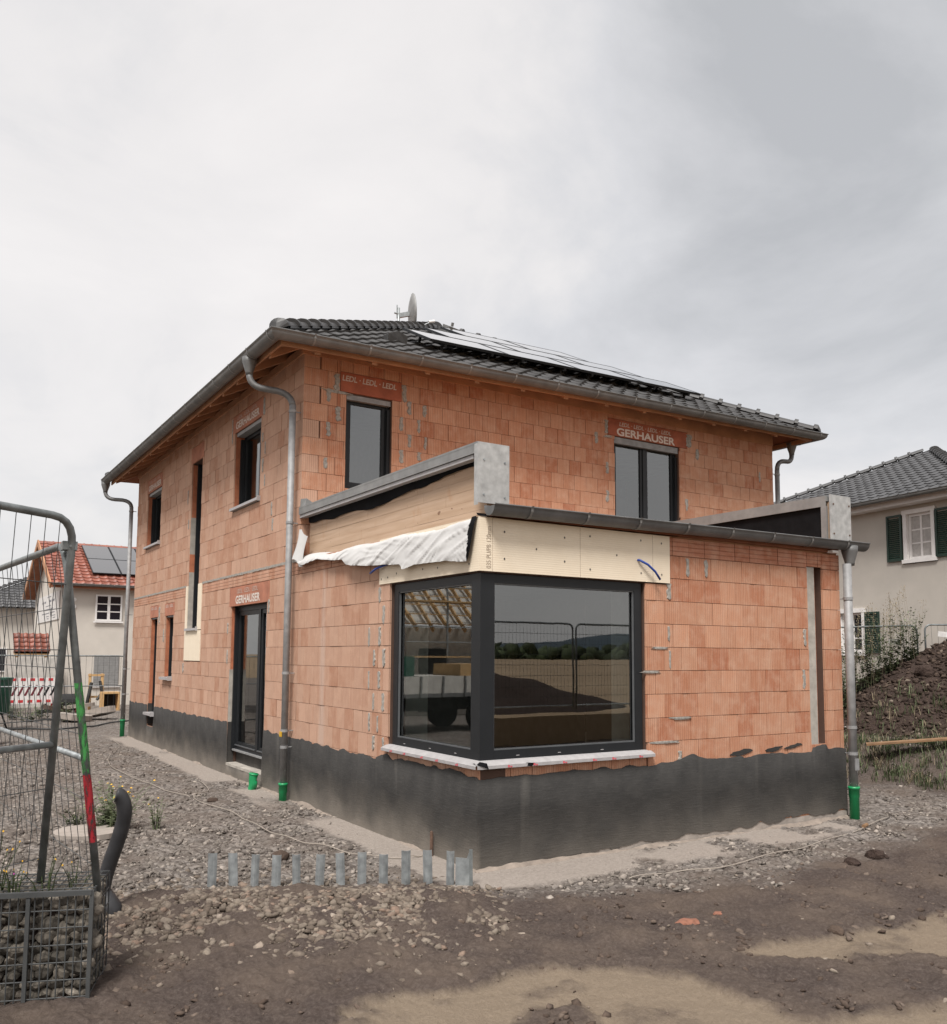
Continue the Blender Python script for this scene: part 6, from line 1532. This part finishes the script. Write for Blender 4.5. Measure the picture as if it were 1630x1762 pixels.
for k in range(9): MB().bar((-.3,-.3+k*.43,3.02+k*.342),(8.4,-.3+k*.43,3.02+k*.342),.05,.035).build('batten', M['pine'], shl)
MB().add([(-.2,.1,3.0),(8.2,.1,3.0),(8.2,3.5,5.7),(-.2,3.5,5.7)],[(0,1,2,3)]).build('underlay', M['cabinet'], shl)
for x0_,z0_,w_,h_ in ((1,.9,1.2,1.3),(4.2,.1,1.1,2.1),(6.1,.9,1.3,1.3)): MB().box(x0_,x0_+w_,-.03,-.001,z0_,z0_+h_).build('opening', M['dark'], shl)
for k in range(6): MB().tube([(k*1.6,-1.0,-.2),(k*1.6,-1.0,4.4)],.03,8).build('scaffold_pole', M['galv_light'], shl)
for z in (1.9,3.7): MB().box(-.2,8.2,-1.2,-.55,z,z+.05).build('scaffold_deck', M['pine'], shl)
for z in (2.4,2.9,4.2): MB().tube([(-.2,-1.0,z),(8.2,-1.0,z)],.022,6).build('scaffold_rail', M['galv_light'], shl)
lo = empty('flatbed_lorry', (-5.9,13.4,0), 'grey flatbed lorry mirrored in the corner window', 'lorry', rz=-.12)
mb = MB(); vp = [(.9,.55),(2.35,.55),(2.42,1.15),(2.25,1.5),(1.95,2.25),(1.75,2.35),(.95,2.35),(.9,2.2)]; sideprism(mb,vp,-.95,.95); mb.build('cab', M['shutter_grey'], lo)
MB().box(1.13,1.15,-.958,-.951,.75,2.2).build('door_gap', M['dark'], lo); MB().box(2.18,2.30,-.958,-.951,.75,1.05).build('head_lamp', M['white_paint'], lo); MB().box(1.2,1.34,-.965,-.951,1.27,1.30).build('door_handle', M['dark'], lo); MB().box(2.15,2.25,-1.2,-1.05,1.5,1.95).build('mirror', M['rubber'], lo); MB().box(.9,2.46,-.99,.99,.40,.62).build('bumper', M['rubber'], lo)
for x_ in (1.65,-2.2): MB().tube([(x_,-1.0,.42),(x_,-.985,.42)],.10,14).build('hub', M['zinc'], lo)
MB().add([(1.15,-.957,1.42),(2.12,-.957,1.42),(1.88,-.957,2.1),(1.15,-.957,2.1)],[(0,1,2,3)]).build('side_window', M['car_glass'], lo)
MB().add([(2.27,-.82,1.5),(2.27,.82,1.5),(1.985,.78,2.2),(1.985,-.78,2.2)],[(0,1,2,3)]).build('windscreen', M['car_glass'], lo)
MB().box(-3.2,.8,-1.05,1.05,.92,1.02).build('bed', M['zinc'], lo)
for y_ in (-1.05,1.02): MB().box(-3.2,.8,y_,y_+.03,1.021,1.45).build('side_board', M['cabinet'], lo)
for x in (-2.9,-2.2,-1.5,-.8,-.1,.6): MB().box(x,x+.05,-1.08,-1.051,.93,1.45).build('rib', M['zinc'], lo)
for x in (-2.2,1.65):
    for y in (-.85,.85): MB().tube([(x,y-.14,.42),(x,y+.14,.42)],.42,20).build('wheel', M['rubber'], lo)
MB().box(-3.1,2.2,-.35,.35,.55,.90).build('chassis', M['rubber'], lo)
for k,(a,b,c,d,e_,f_,mt_) in enumerate(((-2.9,-1.5,-.8,.6,1.03,1.75,'pine'),(-1.4,-.3,-.7,.7,1.03,1.45,'cabinet'),(-.25,.6,-.6,.5,1.03,1.95,'bin_green'))):
    tag(MB().box(a-5.9,b-5.9,c+13.4,d+13.4,e_,f_).build(['timber_bundle','sack_pallet','tool_chest'][k], M[mt_], None), ['bundle of timber on the mirrored lorry bed','pallet of pale sacks on the mirrored lorry bed','green chest on the mirrored lorry bed behind the cab'][k], ['timber','pallet','chest'][k])
# heap of soil and a line of trees along the field, both only mirrored
gx3, gy3 = np.meshgrid(np.linspace(2.5,13.5,60), np.linspace(-17,-9.3,50))
hz = .55+np.maximum(-.1, 1.15-.34*np.sqrt((gx3-8.2)**2*.5+(gy3+12.8)**2*1.1))+.12*fbm(gx3,gy3,4,1.2)
tag(link('spoil_heap', grid_mesh('spoil_heap', gx3, gy3, hz, M['soil'])), kind='structure')
n = 2600; th = rng.uniform(R(195),R(345),n); rr_ = rng.uniform(560,640,n); P_ = np.stack([rr_*np.cos(th),rr_*np.sin(th),rng.uniform(-1,7.5,n)*rng.uniform(.2,1,n)],-1)
scatter('far_trees', M['leaf_dark'], P_, rng.uniform(2.5,6.5,n), .9, jag=.4); bpy.data.objects['far_trees']['label'] = 'dark line of far trees at the foot of the hills mirrored in the window'; bpy.data.objects['far_trees']['category'] = 'trees'
